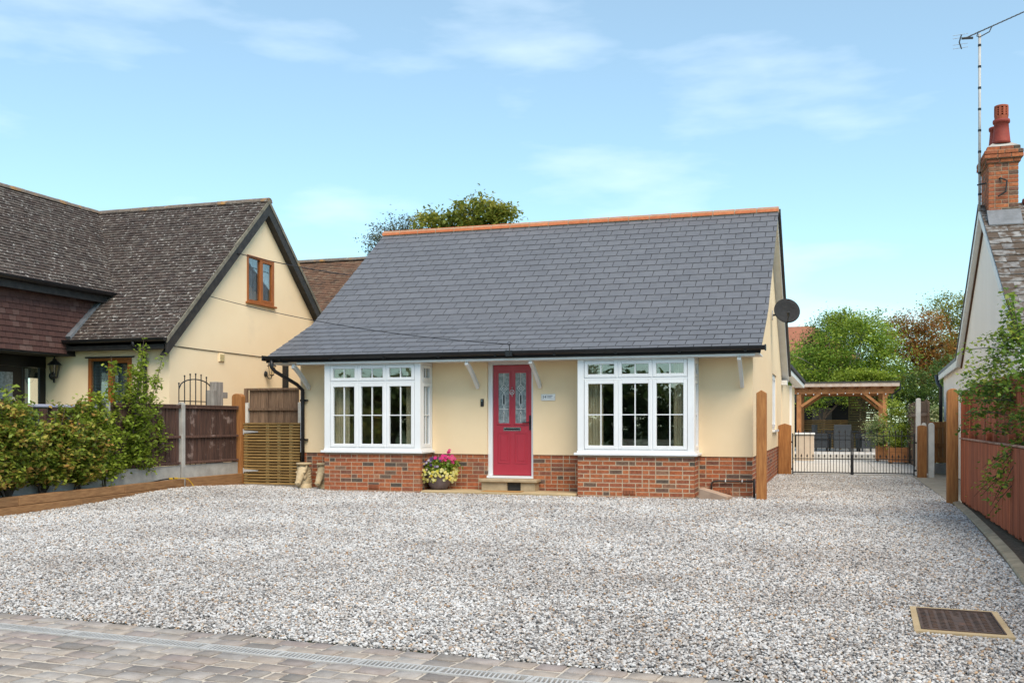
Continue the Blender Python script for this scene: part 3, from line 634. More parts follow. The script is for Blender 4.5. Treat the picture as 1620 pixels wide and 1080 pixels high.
# bay windows
def casement(F, x0, x1, z0, z1, cols, rows, par, fr=.062, d=.0, win='casement', gm='glass', fm='upvc', bar=.017):
    c = MB(); c.lbox(F, x0, x0+fr, d-.055, d+.012, z0, z1); c.lbox(F, x1-fr, x1, d-.055, d+.012, z0, z1); c.lbox(F, x0+fr, x1-fr, d-.055, d+.011, z0, z0+fr); c.lbox(F, x0+fr, x1-fr, d-.055, d+.011, z1-fr, z1)
    o = c.build(win, fm, par, bevel=.006)
    gx0, gx1, gz0, gz1 = x0+fr, x1-fr, z0+fr, z1-fr
    w_ = (gx1-gx0)/cols; h_ = (gz1-gz0)/rows
    b_ = MB()
    for i in range(1, cols): b_.lbox(F, gx0+i*w_-bar/2, gx0+i*w_+bar/2, d-.040, d-.006, gz0, gz1)
    for j in range(1, rows): b_.lbox(F, gx0, gx1, d-.0395, d-.0065, gz0+j*h_-bar/2, gz0+j*h_+bar/2)
    if b_.v: b_.build('glazing_bar', fm, par)
    for i in range(cols):
        for j in range(rows):
            p = MB(); p.lbox(F, gx0+i*w_+bar/2*(i > 0), gx0+(i+1)*w_-bar/2*(i < cols-1), d-.028, d-.022, gz0+j*h_+bar/2*(j > 0), gz0+(j+1)*h_-bar/2*(j < rows-1)); p.build('pane', gm, par)
for k, (a, b) in enumerate(bayX):
    f_ = MB(); P = .115; W3 = (b-a-2*P)/3
    fd = .06
    f_.box(a, a+P, YB, YB+P, .80, 2.40); f_.box(b-P, b, YB, YB+P, .80, 2.40)
    f_.box(a+P, b-P, YB+.012, YB+.075, 2.355, 2.40); f_.box(a+P, b-P, YB+.012, YB+.075, 2.02, 2.062); f_.box(a+P, b-P, YB+.012, YB+.075, .80, .825)
    for i in (1, 2): f_.box(a+P+W3*i-.012, a+P+W3*i+.012, YB+.014, YB+.073, .825, 2.355)
    for xx in (a, b-.07):
        s0, s1 = (xx+.0, xx+.07)
        f_.box(s0, s1, YF-.062, YF-.016, .80, 2.40); f_.box(s0+.004, s1-.004, YB+P, YF-.062, 2.355, 2.40); f_.box(s0+.004, s1-.004, YB+P, YF-.062, 2.02, 2.062); f_.box(s0+.004, s1-.004, YB+P, YF-.062, .80, .825)
    bw = f_.build('bay_window', 'upvc', house, bevel=.004)
    F1 = Fr((0, YB+.012, 0), (1,0,0), (0,-1,0))
    for i in range(3):
        x0 = a+P+W3*i+.008; x1 = a+P+W3*(i+1)-.008
        casement(F1, x0, x1, 2.064, 2.352, 2, 1, bw, .058); casement(F1, x0, x1, .828, 2.018, 2, 2, bw)
    for F2 in (Fr((b-.012, YB+P, 0), (0,1,0), (1,0,0)), Fr((a+.012, YF-.062, 0), (0,-1,0), (-1,0,0))):
        wd = YF-.062-YB-P
        casement(F2, .006, wd-.006, 2.064, 2.352, 2, 1, bw, .058); casement(F2, .006, wd-.006, .828, 2.018, 2, 2, bw)
    s_ = MB(); s_.box(a-.055, b+.055, YB-.055, YF-.017, .722, .765); s_.box(a-.01, b+.01, YB-.012, YF-.018, .7655, .7995); s_.build('sill', 'upvc', bw, bevel=.006)
    # curtains
    for (c0, c1) in ((a+.10, a+.40), (b-.38, b-.10)):
        cu = MB(); n = 26; top = []
        for i in range(n+1):
            x = c0+(c1-c0)*i/n; top.append((x, YB+.24+.022*math.sin(i*1.5)+.10*(0 if c0 == a+.10 else 0), 0))
        V = [(x, y, .72) for x, y, _ in top]+[(x, y, 2.36) for x, y, _ in top]
        cu.add(V, [(i, i+1, n+2+i, n+1+i) for i in range(n)]); cu.build('curtain', 'curtain', bw)
# a few things standing in the dark rooms
tb = root('sofa', 'dark sofa standing inside behind the right bay window', 'sofa', (-3.2, 18.7, .1)); bx('seat', 'dark', tb, -4.0, -2.3, 18.4, 19.2, .1, .55); bx('backrest', 'beige', tb, -3.9, -2.5, 18.35, 18.5, .55, .98, bevel=.04)
# eaves brackets
for x, zb in ((-9.82, 2.0), (-6.30, 1.98), (-5.10, 1.98), (-1.50, 1.95)):
    m_ = MB(); pts_ = []; 
    for i in range(7):
        t = i/6; y = 16.99+(YF-.02-16.99)*t; z = 2.40-(2.40-zb)*(t**1.25); pts_.append((y, z))
    poly = [(x-.03, y, z) for y, z in pts_]+[(x-.03, y-.02-.06*(1-i/6*.3), z-.05) for i, (y, z) in reversed(list(enumerate(pts_)))]
    poly = [(x-.03, y, z) for y, z in pts_]+[(x-.03, y-.035, z-.075) for (y, z) in reversed(pts_)]
    m_.prism(poly, (.06, 0, 0)); m_.build('eaves_bracket', 'paint', house, bevel=.004)
# front door
dfm = MB(); dfm.box(DX0, DX0+.085, YF+.05, YF+.13, .305, 2.424); dfm.box(DX1-.05, DX1, YF+.05, YF+.13, .305, 2.424); dfm.box(DX0+.085, DX1-.05, YF+.05, YF+.13, 2.355, 2.424); dfm.box(DX0-.004, DX1+.004, YF-.03, YF+.14, .262, .305)
dfo = dfm.build('door_frame', 'upvc', house, bevel=.004)
D0, D1, DZ0, DZ1 = DX0+.09, DX1-.055, .312, 2.35; DY = YF+.085
door = bx('front_door', 'red', house, D0, D1, DY, DY+.045, DZ0, DZ1, bevel=.003)
Fd_ = Fr((0, DY, 0), (1,0,0), (0,-1,0)); wd = D1-D0
for i in (0, 1):
    x0 = D0+.105+i*(wd/2-.045); x1 = x0+wd/2-.165
    z0, z1 = 1.275, 2.20
    ml = MB(); q = .035
    for (p0, p1, r0, r1) in ((x0-q, x0, z0-q, z1+q), (x1, x1+q, z0-q, z1+q), (x0, x1, z0-q, z0), (x0, x1, z1, z1+q)): ml.lbox(Fd_, p0, p1, .0, .014, r0, r1)
    ml.build('moulding', 'red', door, bevel=.005)
    gl2 = MB().lbox(Fd_, x0, x1, .001, .005, z0, z1).build('glass_pane', mat('obscured_glass', (.30,.34,.35), .12, (.17,.20,.21), 14, spec=.6, contrast=(.42,.58)), door)
    cx = (x0+x1)/2; ld = MB(); tt = []
    def lpath(ps, r=.0045): ld.tube([Fd_(cx+a_, .0065, b_) for a_, b_ in ps], r, 5)
    lpath([(0, z1), (0, 1.99)]); lpath([(0, 1.42), (0, 1.30)]); lpath([(-.1+.012, 1.535), (.1-.012, 1.535)])
    lpath([(0, 1.99), (.035, 1.955), (.072, 1.915), (.035, 1.875), (0, 1.845), (-.035, 1.875), (-.072, 1.915), (-.035, 1.955), (0, 1.99)])
    lpath([(.03*math.cos(t*.524), 1.915+.022*math.sin(t*.524)) for t in range(13)])
    lpath([(0, 1.845), (.024, 1.80), (.024, 1.62), (0, 1.575), (-.024, 1.62), (-.024, 1.80), (0, 1.845)]); lpath([(0, 1.575), (.018, 1.55), (0, 1.52), (-.018, 1.55), (0, 1.575)]); lpath([(0, 1.50), (.016, 1.46), (0, 1.42), (-.016, 1.46), (0, 1.50)])
    ld.build('leading', 'paint', door)
    dk = MB(); dk.lbox(Fd_, cx-.014, cx+.014, .004, .0065, 1.63, 1.79); dk.lbox(Fd_, cx-.009, cx+.009, .004, .0065, 1.445, 1.475); dk.build('dark_inset', 'black', door)
    x0 -= .0; pz0, pz1 = .55, 1.085
    pn = MB()
    for (p0, p1, r0, r1) in ((x0-.02, x0+.0, pz0-.02, pz1+.02), (x1, x1+.02, pz0-.02, pz1+.02), (x0, x1, pz0-.02, pz0), (x0, x1, pz1, pz1+.02)): pn.lbox(Fd_, p0, p1, .0, .008, r0, r1)
    pn.lbox(Fd_, x0+.035, x1-.035, .0, .007, pz0+.035, pz1-.035); pn.build('raised_panel', 'red', door, bevel=.004)
cx = (D0+D1)/2
lb = MB(); lb.lbox(Fd_, cx-.17, cx+.17, .0, .014, 1.135, 1.20); lbo = lb.build('letterbox', 'chrome', door, bevel=.004); MB().lbox(Fd_, cx-.15, cx+.15, .0145, .018, 1.150, 1.178).build('letter_flap', 'black', door)
kn = MB(); kn.tube([Fd_(cx+.042*math.cos(t*.524), .022, 1.845+.042*math.sin(t*.524)) for t in range(13)], .008, 8); kn.tube([Fd_(cx, .01, 1.95), Fd_(cx, .012, 1.885)], .007, 6); kn.ell(Fd_(cx, .014, 1.84), (.018,.012,.018)); kn.tube([Fd_(cx, .012, 1.80), Fd_(cx, .012, 1.76)], .007, 6); kn.build('knocker', 'chrome', door, smooth=True)
hd = MB(); hd.lbox(Fd_, D1-.045, D1-.012, .0, .012, 1.15, 1.42); hd.tube([Fd_(D1-.03, .012, 1.29), Fd_(D1-.03, .05, 1.29), Fd_(D1-.16, .052, 1.285)], .010, 8); hd.build('handle', 'black', door)
# step, threshold slab
st_ = MB(); st_.box(-6.20, -5.09, 17.32, YF-.002, .205, .258); st_.build('doorstep', 'stone', house, bevel=.008)
sb = MB()
for a, b in ((-6.15, -5.66), (-5.40, -5.13)): sb.box(a, b, 17.37, YF-.003, .052, .204)
sb.box(-5.66, -5.40, 17.50, YF-.003, .052, .204); sbo = sb.build('step_base', 'stone', house)
bx('step_vent', 'dark', sbo, -5.655, -5.405, 17.42, 17.499, .06, .20)
tag(MB().prism([(-7.19, 16.97, -.05), (-4.28, 16.93, -.05), (-4.28, YF-.004, -.05), (-7.19, YF-.004, -.05)], (0,0,.10)).build('threshold', 'slab', bevel=.012), kind='structure')
# air bricks
for (x, y, z, F) in ((-8.15, YB, .10, 0), (-3.35, YB, .10, 0), (-1.80, YF, .10, 0), (-7.6+0.0, YF, .10, 1)):
    if F: continue
    ab = MB(); ab.box(x-.11, x+.11, y-.012, y-.0015, z-.036, z+.036); abo = ab.build('air_brick', 'ridge', house)
    ho = MB()
    for i in range(8):
        for j in range(3): ho.box(x-.10+i*.0255, x-.10+i*.0255+.018, y-.0135, y-.0122, z-.030+j*.022, z-.030+j*.022+.014)
    ho.build('vent_holes', 'black', abo)
# waste pipe on the right and its cover stone
wp = MB(); wp.tube([(-2.02, YF-.05, .12), (-2.02, YF-.05, .24), (-1.98, YF-.05, .275), (-1.92, YF-.05, .285), (XR+.04, YF-.05, .285)], .017, 8); wp.tube([(XR+.04, YF-.05, .33), (XR+.04, YF-.05, .0)], .021, 8); wpo = wp.build('waste_pipe', mat('brown_pipe', (.055,.04,.033), .5), house, smooth=True)
for x in (-1.78, -1.50): bx('pipe_clip', 'paint', wpo, x-.008, x+.008, YF-.075, YF-.001, .268, .315)
# side window
Fs = Fr((XR-.02, WY0, 0), (0,1,0), (1,0,0)); sw = MB(); wl = WY1-WY0
sw.lbox(Fs, .01, .06, -.06, .0, WZ0+.01, WZ1-.01); sw.lbox(Fs, wl-.06, wl-.01, -.06, .0, WZ0+.01, WZ1-.01); sw.lbox(Fs, .06, wl-.06, -.06, .0, WZ1-.06, WZ1-.01); sw.lbox(Fs, .06, wl-.06, -.06, .0, WZ0+.01, WZ0+.06)
swo = sw.build('side_window', 'upvc', house)
for i in range(2): casement(Fs, .062+i*(wl-.124)/2, .062+(i+1)*(wl-.124)/2-.002, WZ0+.062, WZ1-.062, 1, 1, swo)
bx('sill', 'upvc', swo, XR-.10, XR+.07, WY0-.04, WY1+.04, WZ0-.05, WZ0-.002)
MB().lbox(Fs, 0, wl, -.20, -.19, WZ0, WZ1).build('blind', 'nets', swo)
# rear extension with dark tiles
MB().prism([(-6, YR+.001, 0), (-1.32, YR+.001, 0), (-1.20, 33.0, 0), (-6, 33.0, 0)], (0,0,2.36)).build('extension_wall', 'render', house)
ea, eb_ = Vector((-1.14, 27.80, 2.74)), Vector((-.92, 33.2, 2.50)); ed = eb_-ea
MB().hexa([ea+Vector((-.16,0,-.16)), ea+Vector((0,0,-.16)), eb_+Vector((0,0,-.12)), eb_+Vector((-.27,0,-.12)), ea+Vector((-.16,0,-.14)), ea+Vector((0,0,-.14)), eb_+Vector((0,0,-.10)), eb_+Vector((-.27,0,-.10))]).build('extension_soffit', 'paint', house)
MB().bar(ea+Vector((0,0,-.09)), eb_+Vector((0,0,-.07)), .022, .12).build('extension_fascia', 'paint', house)
et = MB().hexa([ea+Vector((-2.6,0,.5)), ea+Vector((.03,0,-.02)), eb_+Vector((.03,0,-.02)), eb_+Vector((-2.6,0,.5)), ea+Vector((-2.6,0,.55)), ea+Vector((.03,0,.03)), eb_+Vector((.03,0,.03)), eb_+Vector((-2.6,0,.55))]); eto = et.build('extension_roof', 'under', house)
for i in range(23):
    p = ea+ed*((i+.5)/23); t_ = MB(); t_.tube([p+Vector((.05,0,.03)), p+Vector((-2.5,0,.54))], .062, 7); t_.build('pantile', mat('dark_pantile', (.035,.036,.04), .5), eto)
MB().box(-1.26, -1.19, 30.6, 30.7, .0, 2.36).build('extension_post', 'upvc', house)
# black corner bead lines seen beside the posts
bx('corner_bead', 'upvc', house, XL-.016, XL-.001, YF-.022, YF-.0145, ZD, 2.44)

# ================================================================== LEFT NEIGHBOUR
lh = root('gabled_house', 'yellow rendered house with old brown tiled roofs and black bargeboards, left of the bungalow', 'house', (-15.5, 20, 0))
gR, gE, gV = Vector((0, 20.2, 6.34)), Vector((0, 16.5, 2.90)), -12.30        # gable wing: ridge, front eave, verge
WXr, WZr, WXe, WZe = -17.0, 6.34, -14.50, 4.0                                # left wing: ridge x/z, eave x/z
def zg(y): return gR.z-(abs(y-gR.y))*(gR.z-gE.z)/(gR.y-gE.y)
# walls
GX = -12.46
W0, W1, W2, W3 = 19.54, 20.66, 3.98, 5.03
gw = MB()
for (y0, y1, z0, z1) in ((16.8, W0, 0, None), (W0, W1, 0, W2), (W0, W1, W3, None), (W1, 23.6, 0, None)):
    ys = [y0]+([gR.y] if y0 < gR.y < y1 else [])+[y1]
    gw.prism([(GX, y0, z0), (GX, y1, z0)]+[(GX, y, (zg(y)-.12) if z1 is None else z1) for y in reversed(ys)], (-.28, 0, 0))
gw.build('gable_wall', 'render2', lh)
fw = MB(); V0, V1, V2, V3 = -14.39, -13.34, 1.35, 2.58
for b in ((-15.5, V0, 0, 2.9), (V1, GX-.281, 0, 2.9), (V0, V1, 0, V2), (V0, V1, V3, 2.9)): fw.box(b[0], b[1], 16.8, 17.08, b[2], b[3])
fw.build('front_wall', 'render2', lh)
bx('rear_wall', 'render2', lh, -22, GX-.281, 23.3, 23.6, 0, 3.0)
bx('side_wall', 'render2', lh, -15.8, -15.51, 8, 14.5, 0, 2.62)
bx('wing_wall', 'under', lh, -15.0, -14.72, 8, 17.9, 2.66, 4.0); bx('jetty_soffit', 'blackwood', lh, -15.79, -14.70, 8, 16.79, 2.63, 2.659)
# roof decks
rd = MB()
rd.prism([(gV-.02, gE.y, gE.z-.03), (gV-.02, gR.y, gR.z-.03), (gV-.02, 23.9, gE.z-.03), (gV-.02, 23.9, gE.z-.09), (gV-.02, gR.y, gR.z-.11), (gV-.02, gE.y, gE.z-.09)], (-2.30, 0, 0))
rd.prism([(-14.62, 17.9, zg(17.9)-.03), (-14.62, gR.y, gR.z-.03), (-14.62, 23.9, gE.z-.03), (-14.62, 23.9, gE.z-.09), (-14.62, gR.y, gR.z-.11), (-14.62, 17.9, zg(17.9)-.09)], (-2.4, 0, 0))
rd.build('roof_deck', 'under', lh)
wd_ = MB(); wd_.prism([(WXe, 8, WZe-.03), (WXr, 8, WZr-.03), (-21, 8, 2.6), (-21, 8, 2.5), (WXr, 8, WZr-.13), (WXe, 8, WZe-.11)], (0, 15.5, 0)); 
wingroof = wd_.build('wing_roof', 'under', lh)
ts = []
eg = (gR-gE).normalized(); ng_ = Vector((0, -eg.z, eg.y)); Lg = (gR-gE).length
tr_ = Lg/48
def xl(s):
    y = gE.y+eg.y*s; k_ = gR.y-y
    return ((WXr+k_)+14.75 if y > 17.72 else 0.0, gV+14.75)
roof_field((-14.75, gE.y-.04, gE.z-.02), (1,0,0), eg, ng_, 2.4, 48, .166, tr_, .018, ts, .035, xl, gap=.008)
ew = Vector((WXr-WXe, 0, WZr-WZe)); Lw = ew.length; ew.normalize(); nw = Vector((-ew.z, 0, ew.x)); nw = nw if nw.z > 0 else -nw
rw_ = int(Lw/tr_)
def yl(s):
    k_ = (WXr-(WXe+ew.x*s)); ymax = gR.y+k_ if True else 0     # k_ negative
    return (0, min(ymax, 17.75+s*abs(ew.x))-10.6)
roof_field((WXe+.04, 10.6, WZe-.02), (0,1,0), ew, nw, 10, rw_+1, .166, tr_, .018, ts, .035, yl, gap=.008)
roofp = MB().box(-17.05, -17.0, 19, 19.05, 6.0, 6.1).build('tiled_roof', 'under', lh)
pieces('roof_tile', roofp, ts, 'tile', 300, 0, 'roof_tile_field')
# ridges, valley
def ridge_run(p, q, par, m, wl=.33, r=.13, name='ridge_tile'):
    p, q = Vector(p), Vector(q); n_ = int((q-p).length/wl); d_ = (q-p)/n_; sd = d_.cross(Vector((0,0,1))).normalized()
    for i in range(n_):
        a_ = p+d_*i; pr = [a_+sd*(r*math.cos(t))+Vector((0,0,r*.8*math.sin(t)-.04+random.uniform(-.004, .004))) for t in [math.pi*k/6 for k in range(7)]]
        b_ = MB(); b_.prism(pr, d_*.985); b_.build(name, m, par)
ridge_run((-17.0, gR.y, gR.z+.01), (gV+.02, gR.y, gR.z+.01), roofp, 'oldridge'); ridge_run((WXr, 11.5, WZr+.01), (WXr, 20.1, WZr+.01), roofp, 'oldridge')
vt = []
for i in range(26):
    s = i/25; k_ = .1+s*2.38; c = Vector((WXr+k_, gR.y-k_, zg(gR.y-k_)+.035)); rt = Matrix((Vector((1,1,0)).normalized(), Vector((-1,1,.93*2**.5)).normalized(), Vector((0,0,1)))).transposed(); vt.append((c, rt, (.20, .12, .012)))
pieces('valley_tile', roofp, vt, mat('pale_valley_tile', (.30,.24,.18), .9, (.12,.09,.07), 10), 300)
# bargeboards and verge mortar
for sgn in (-1, 1):
    e_ = Vector((0, sgn*(gR.y-gE.y), gE.z-gR.z)); t0 = gR+Vector((gV-.03, 0, 0)); t1 = t0+e_
    bb = MB(); bb.prism([t0+Vector((0,0,-.07)), t1+Vector((0,0,-.07)), t1+Vector((0,0,-.33)), t0+Vector((0,0,-.33))], (.03, 0, 0)); bb.build('bargeboard', 'blackwood', lh)
    bb = MB(); bb.prism([t0+Vector((-.08,0,.03)), t1+Vector((-.08,0,.03)), t1+Vector((-.08,0,-.07)), t0+Vector((-.08,0,-.07))], (.125, 0, 0)); bb.build('verge', mat('lichen_verge', (.24,.22,.17), .95, (.13,.115,.09), 7, bump=.5, dirt=((.40,.24,.08), 3, .6, .7)), lh)
    bb = MB(); bb.prism([t0+Vector((-.13,0,-.30)), t1+Vector((-.13,0,-.30)), t1+Vector((-.13,0,-.32)), t0+Vector((-.13,0,-.32))], (.13, 0, 0)); bb.build('verge_soffit', 'blackwood', lh)
# hanging tiles
ht = []
roof_field((-14.70, 10.8, 2.66), (0,1,0), (0,0,1), (1,0,0), 6.1, 12, .166, .109, .014, ht, .014, gap=.006, xlim=lambda s: (0, 5.72+max(0, min(1.3, (s-.32)*1.08))))
pieces('hanging_tile', bpy.data.objects['wing_wall'], ht, 'htile', 300, 0, 'hanging_tile_field')
# flashing, gutters, downpipe
fl = MB(); fl.bar((-14.66, 16.50, 2.97), (-14.66, 17.72, 4.04), .10, .20, (1,0,0)); fl.build('lead_flashing', 'lead', lh)
def gutter(p, q, par, r=.06):
    g = MB(); p, q = Vector(p), Vector(q); d_ = (q-p).normalized(); sd = d_.cross(Vector((0,0,1)))
    g.prism([p+sd*(r*math.cos(t))+Vector((0,0,r*1.1*math.sin(t))) for t in [math.pi+math.pi*k/8 for k in range(9)]], q-p); return g.build('gutter', 'black', par)
gutter((-14.80, 16.42, 2.93), (gV+.02, 16.42, 2.93), lh, .07); bx('fascia', 'blackwood', lh, -14.78, gV-.06, 16.50, 16.53, 2.72, 2.88); bx('soffit', 'blackwood', lh, -14.7, GX-.001, 16.531, 16.799, 2.73, 2.75)
gutter((WXe+.09, 9.0, 4.0), (WXe+.09, 17.62, 4.0), lh, .07); bx('fascia', 'blackwood', lh, WXe-.03, WXe+.01, 9, 17.70, 3.78, 3.96); bx('soffit', 'blackwood', lh, -14.715, WXe-.031, 9, 17.70, 3.80, 3.82)
d2 = MB(); d2.tube([(-13.02, 16.42, 2.88), (-13.02, 16.42, 2.78), (-12.98, 16.70, 2.66), (-12.98, 16.73, 2.5), (-12.98, 16.73, .2)], .04, 8); d2.build('downpipe', 'black', lh, smooth=True)
# windows
def timber_window(F, w, z0, z1, name, wd=2, fw=.055, sill=True, cur='nets'):
    f_ = MB(); f_.lbox(F, .0, fw, -.07, .012, z0, z1); f_.lbox(F, w-fw, w, -.07, .012, z0, z1); f_.lbox(F, fw, w-fw, -.07, .011, z0, z0+fw); f_.lbox(F, fw, w-fw, -.07, .011, z1-fw, z1)
    f_.lbox(F, w/2-.035, w/2+.035, -.07, .013, z0+fw, z1-fw); o = f_.build(name, 'winwood', lh, bevel=.005)
    casement(F, w/2+.036, w-fw-.001, z0+fw+.001, z1-fw-.001, 1, 1, o, .045, -.004, 'opening_casement', 'glass', 'winwood')
    MB().lbox(F, fw, w/2-.035, -.035, -.029, z0+fw, z1-fw).build('pane', 'glass', o)
    MB().lbox(F, -.05, w+.05, -.06, .06, z0-.045, z0-.002).build('sill', 'winwood', o, bevel=.006)
    n_ = 24; P_ = [F(.02+(w*.96)*i/n_, -.13+.016*math.sin(i*1.7), 0) for i in range(n_+1)]
    MB().add([p+Vector((0,0,z0+.02)) for p in P_]+[p+Vector((0,0,z1-.02)) for p in P_], [(i, i+1, n_+2+i, n_+1+i) for i in range(n_)]).build('curtain', cur, o)
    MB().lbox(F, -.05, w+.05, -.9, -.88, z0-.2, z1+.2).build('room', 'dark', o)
    return o
gw_o = timber_window(Fr((GX+.01, W0+.001, 0), (0,1,0), (1,0,0)), W1-W0-.002, W2+.001, W3-.001, 'gable_window', cur=mat('blue_grey_net', (.30,.34,.40), .9, (.24,.28,.33), 6))
fw_o = timber_window(Fr((V0+.001, 16.79, 0), (1,0,0), (0,-1,0)), V1-V0-.002, V2+.001, V3-.001, 'front_window', cur=mat('teal_blind', (.10,.14,.15), .9, (.07,.10,.11), 6))
lt = MB(); lt.box(V0-.06, V1+.06, 16.76, 16.799, V3+.003, V3+.03); lt.build('drip_bar', 'blackwood', lh)
for z in np.arange(1.45, 2.5, .06): bx('blind_slat', 'rattan', fw_o, V0+.06, V1-.06, 16.90, 16.93, z, z+.006)
# dark glazed entrance under the jetty
en = MB(); en.box(-15.52, -15.44, 14.50, 16.79, 2.40, 2.628); en.box(-15.50, -15.45, 16.62, 16.79, 0, 2.40); en.box(-15.50, -15.45, 16.16, 16.23, 0, 2.40); en.box(-15.50, -15.45, 15.2, 15.3, 0, 2.40); en.box(-15.50, -15.45, 14.5, 14.6, 0, 2.4); en.box(-15.499, -15.451, 14.6, 16.62, 0, .12)
eno = en.build('entrance_screen', mat('gloss_black', (.008,.008,.009), .35), lh, bevel=.006)
bx('door', mat('gloss_black', (0,0,0)), eno, -15.49, -15.46, 15.301, 16.159, .121, 2.39)
bx('pane', 'glass', eno, -15.478, -15.470, 16.231, 16.619, .13, 2.39); bx('pane', 'glass', eno, -15.478, -15.470, 14.61, 15.19, .13, 2.39); bx('curtain', 'nets', eno, -15.75, -15.74, 16.28, 16.62, .13, 2.39)
bx('door_glass', mat('obscured_glass', (.3,.34,.35), .12), eno, -15.458, -15.454, 15.55, 15.92, 1.75, 2.28)
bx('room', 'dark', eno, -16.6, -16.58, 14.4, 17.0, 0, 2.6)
# wall vent and clipped cable
ve = MB(); ve.box(GX+.001, GX+.03, 18.45, 18.64, 2.58, 2.76); veo = ve.build('wall_vent', 'render2', lh, bevel=.004)
for i in range(4): bx('louvre', mat('cream_plastic', (.66,.55,.28), .6), veo, GX+.03, GX+.042, 18.47, 18.62, 2.60+i*.038, 2.622+i*.038)
MB().tube([(GX+.012, 16.82, 2.80), (GX+.012, 18, 2.79), (GX+.012, 20.3, 2.78)], .008, 5).build('clipped_cable', 'black', lh)
bx('waste_stack', 'black', lh, GX+.002, GX+.10, 21.05, 21.17, 0, 2.75)
def lantern(name, label, p, out, along, s=1.0, glassm='lamp'):
    p = Vector(p); out = Vector(out); t = root(name, label, 'lantern', p, 'wall lanterns on the yellow house')
    b = MB(); b.lathe([(.05*s,0),(.07*s,.01*s),(.05*s,.03*s),(.02*s,.04*s)], p+Vector((0,0,0)), 12, Matrix((along, Vector((0,0,1)), out)).transposed() if True else None); b.build('backplate', 'iron', t, smooth=True)
    q = p+out*.17*s
    b = MB(); b.tube([p+out*.03*s, p+out*.08*s+Vector((0,0,-.10*s)), p+out*.15*s+Vector((0,0,-.11*s)), q+Vector((0,0,-.04*s))], .012*s, 7); b.build('arm', 'iron', t, smooth=True)
    b = MB(); b.lathe([(.02*s,-.05*s),(.05*s,-.035*s),(.055*s,-.02*s)], q, 8); b.build('base', 'iron', t)
    b = MB(); b.lathe([(.048*s,-.02*s),(.088*s,.17*s)], q, 6); b.build('glass', glassm, t)
    b = MB()
    for k in range(6):
        a_ = k*math.pi/3; b.tube([q+Vector((.05*s*math.cos(a_), .05*s*math.sin(a_), -.02*s)), q+Vector((.09*s*math.cos(a_), .09*s*math.sin(a_), .172*s))], .006*s, 4)
    b.build('cage', 'iron', t)
    b = MB(); b.lathe([(.115*s,.172*s),(.10*s,.19*s),(.05*s,.235*s),(.03*s,.25*s),(.035*s,.265*s),(.012*s,.28*s),(.014*s,.30*s),(.003*s,.325*s)], q, 8); b.build('roof', 'iron', t)
    return t
lantern('wall_lantern', 'large black wall lantern beside the dark glazed entrance of the yellow house', (-15.27, 16.798, 2.24), (.75,-.66,0), (.66,.75,0), 1.25)
lantern('wall_lantern', 'small black wall lantern on the gable wall above the weathered fence panel', (GX+.001, 20.3, 2.40), (1,0,0), (0,1,0), 1.0)
# ---- brown roofed house behind
rh = root('brown_roofed_house', 'house with a warm brown tiled roof seen between the two houses', 'house', (-16, 30, 0))
bx('wall', 'render2', rh, -21, -11.5, 27.2, 33, 0, 4.2)
ro_ = MB(); ro_.prism([(-21.2, 26.6, 4.1), (-21.2, 29.4, 6.52), (-21.2, 33.4, 3.0), (-21.2, 33.4, 2.9), (-21.2, 29.4, 6.4), (-21.2, 26.6, 4.0)], (10, 0, 0)); rdk = ro_.build('roof', 'under', rh)
eb = Vector((0, 2.8, 2.42)).normalized(); tb_ = []
roof_field((-18, 26.6, 4.1), (1,0,0), eb, Vector((0,-eb.z,eb.y)), 6.8, 36, .166, .102, .014, tb_, .03)
pieces('roof_tile', rdk, tb_, 'tile2', 0, 0, 'roof_tile_field')
ridge_run((-18.5, 29.4, 6.55), (-11.2, 29.4, 6.55), rdk, 'oldridge', .4, .13)
# ---- overhead phone lines
def cable(label, p, q, sag, r=.007):
    p, q = Vector(p), Vector(q); P_ = [p.lerp(q, i/20)+Vector((0,0,-sag*4*(i/20)*(1-i/20))) for i in range(21)]
    tag(MB().tube(P_, r, 5).build('phone_cable', 'black', org=tuple(p)), label, 'cable')
cable('thin black cable from the yellow gable down to the gutter above the red door', (GX+.02, 17.95, 3.93), (-5.43, 16.80, 2.66), .16)
cable('thin black cable running past the upstairs gable window of the yellow house', (gV+.01, 18.9, 4.94), (-11.0, 25.8, 5.2), .12, .011)
hk = MB(); hk.tube([(-5.43, 16.79, 2.67), (-5.42, 16.78, 2.56), (-5.42, 16.79, 2.47)], .008, 5); hk.tube([(-5.43+.03*math.cos(t), 16.79, 2.67+.03*math.sin(t)) for t in [.5*k for k in range(13)]], .005, 5); hk.build('cable_hook', 'iron', house)

# ================================================================== RIGHT NEIGHBOUR
rn = root('white_house', 'white rendered house with mossy slate roof and brick chimney on the right', 'house', (5, 21, 0))
rR, rF, rB, rV = (20.8, 5.36), (16.95, 2.76), (24.5, 2.72), 2.60
def zn(y): return rR[1]-(rR[0]-y)*(rR[1]-rF[1])/(rR[0]-rF[0]) if y < rR[0] else rR[1]-(y-rR[0])*(rR[1]-rB[1])/(rB[0]-rR[0])
wl_ = MB(); wl_.prism([(2.72, 17.2, 0), (2.72, 24.4, 0), (2.72, 24.4, zn(24.4)-.1), (2.72, rR[0], rR[1]-.1), (2.72, 17.2, zn(17.2)-.1)], (.3, 0, 0)); wl_.build('gable_wall', 'white_render', rn)
bx('front_wall', 'white_render', rn, 3.021, 12, 17.2, 17.5, 0, 2.7); bx('rear_wall', 'white_render', rn, 3.021, 12, 24.1, 24.4, 0, 2.6)
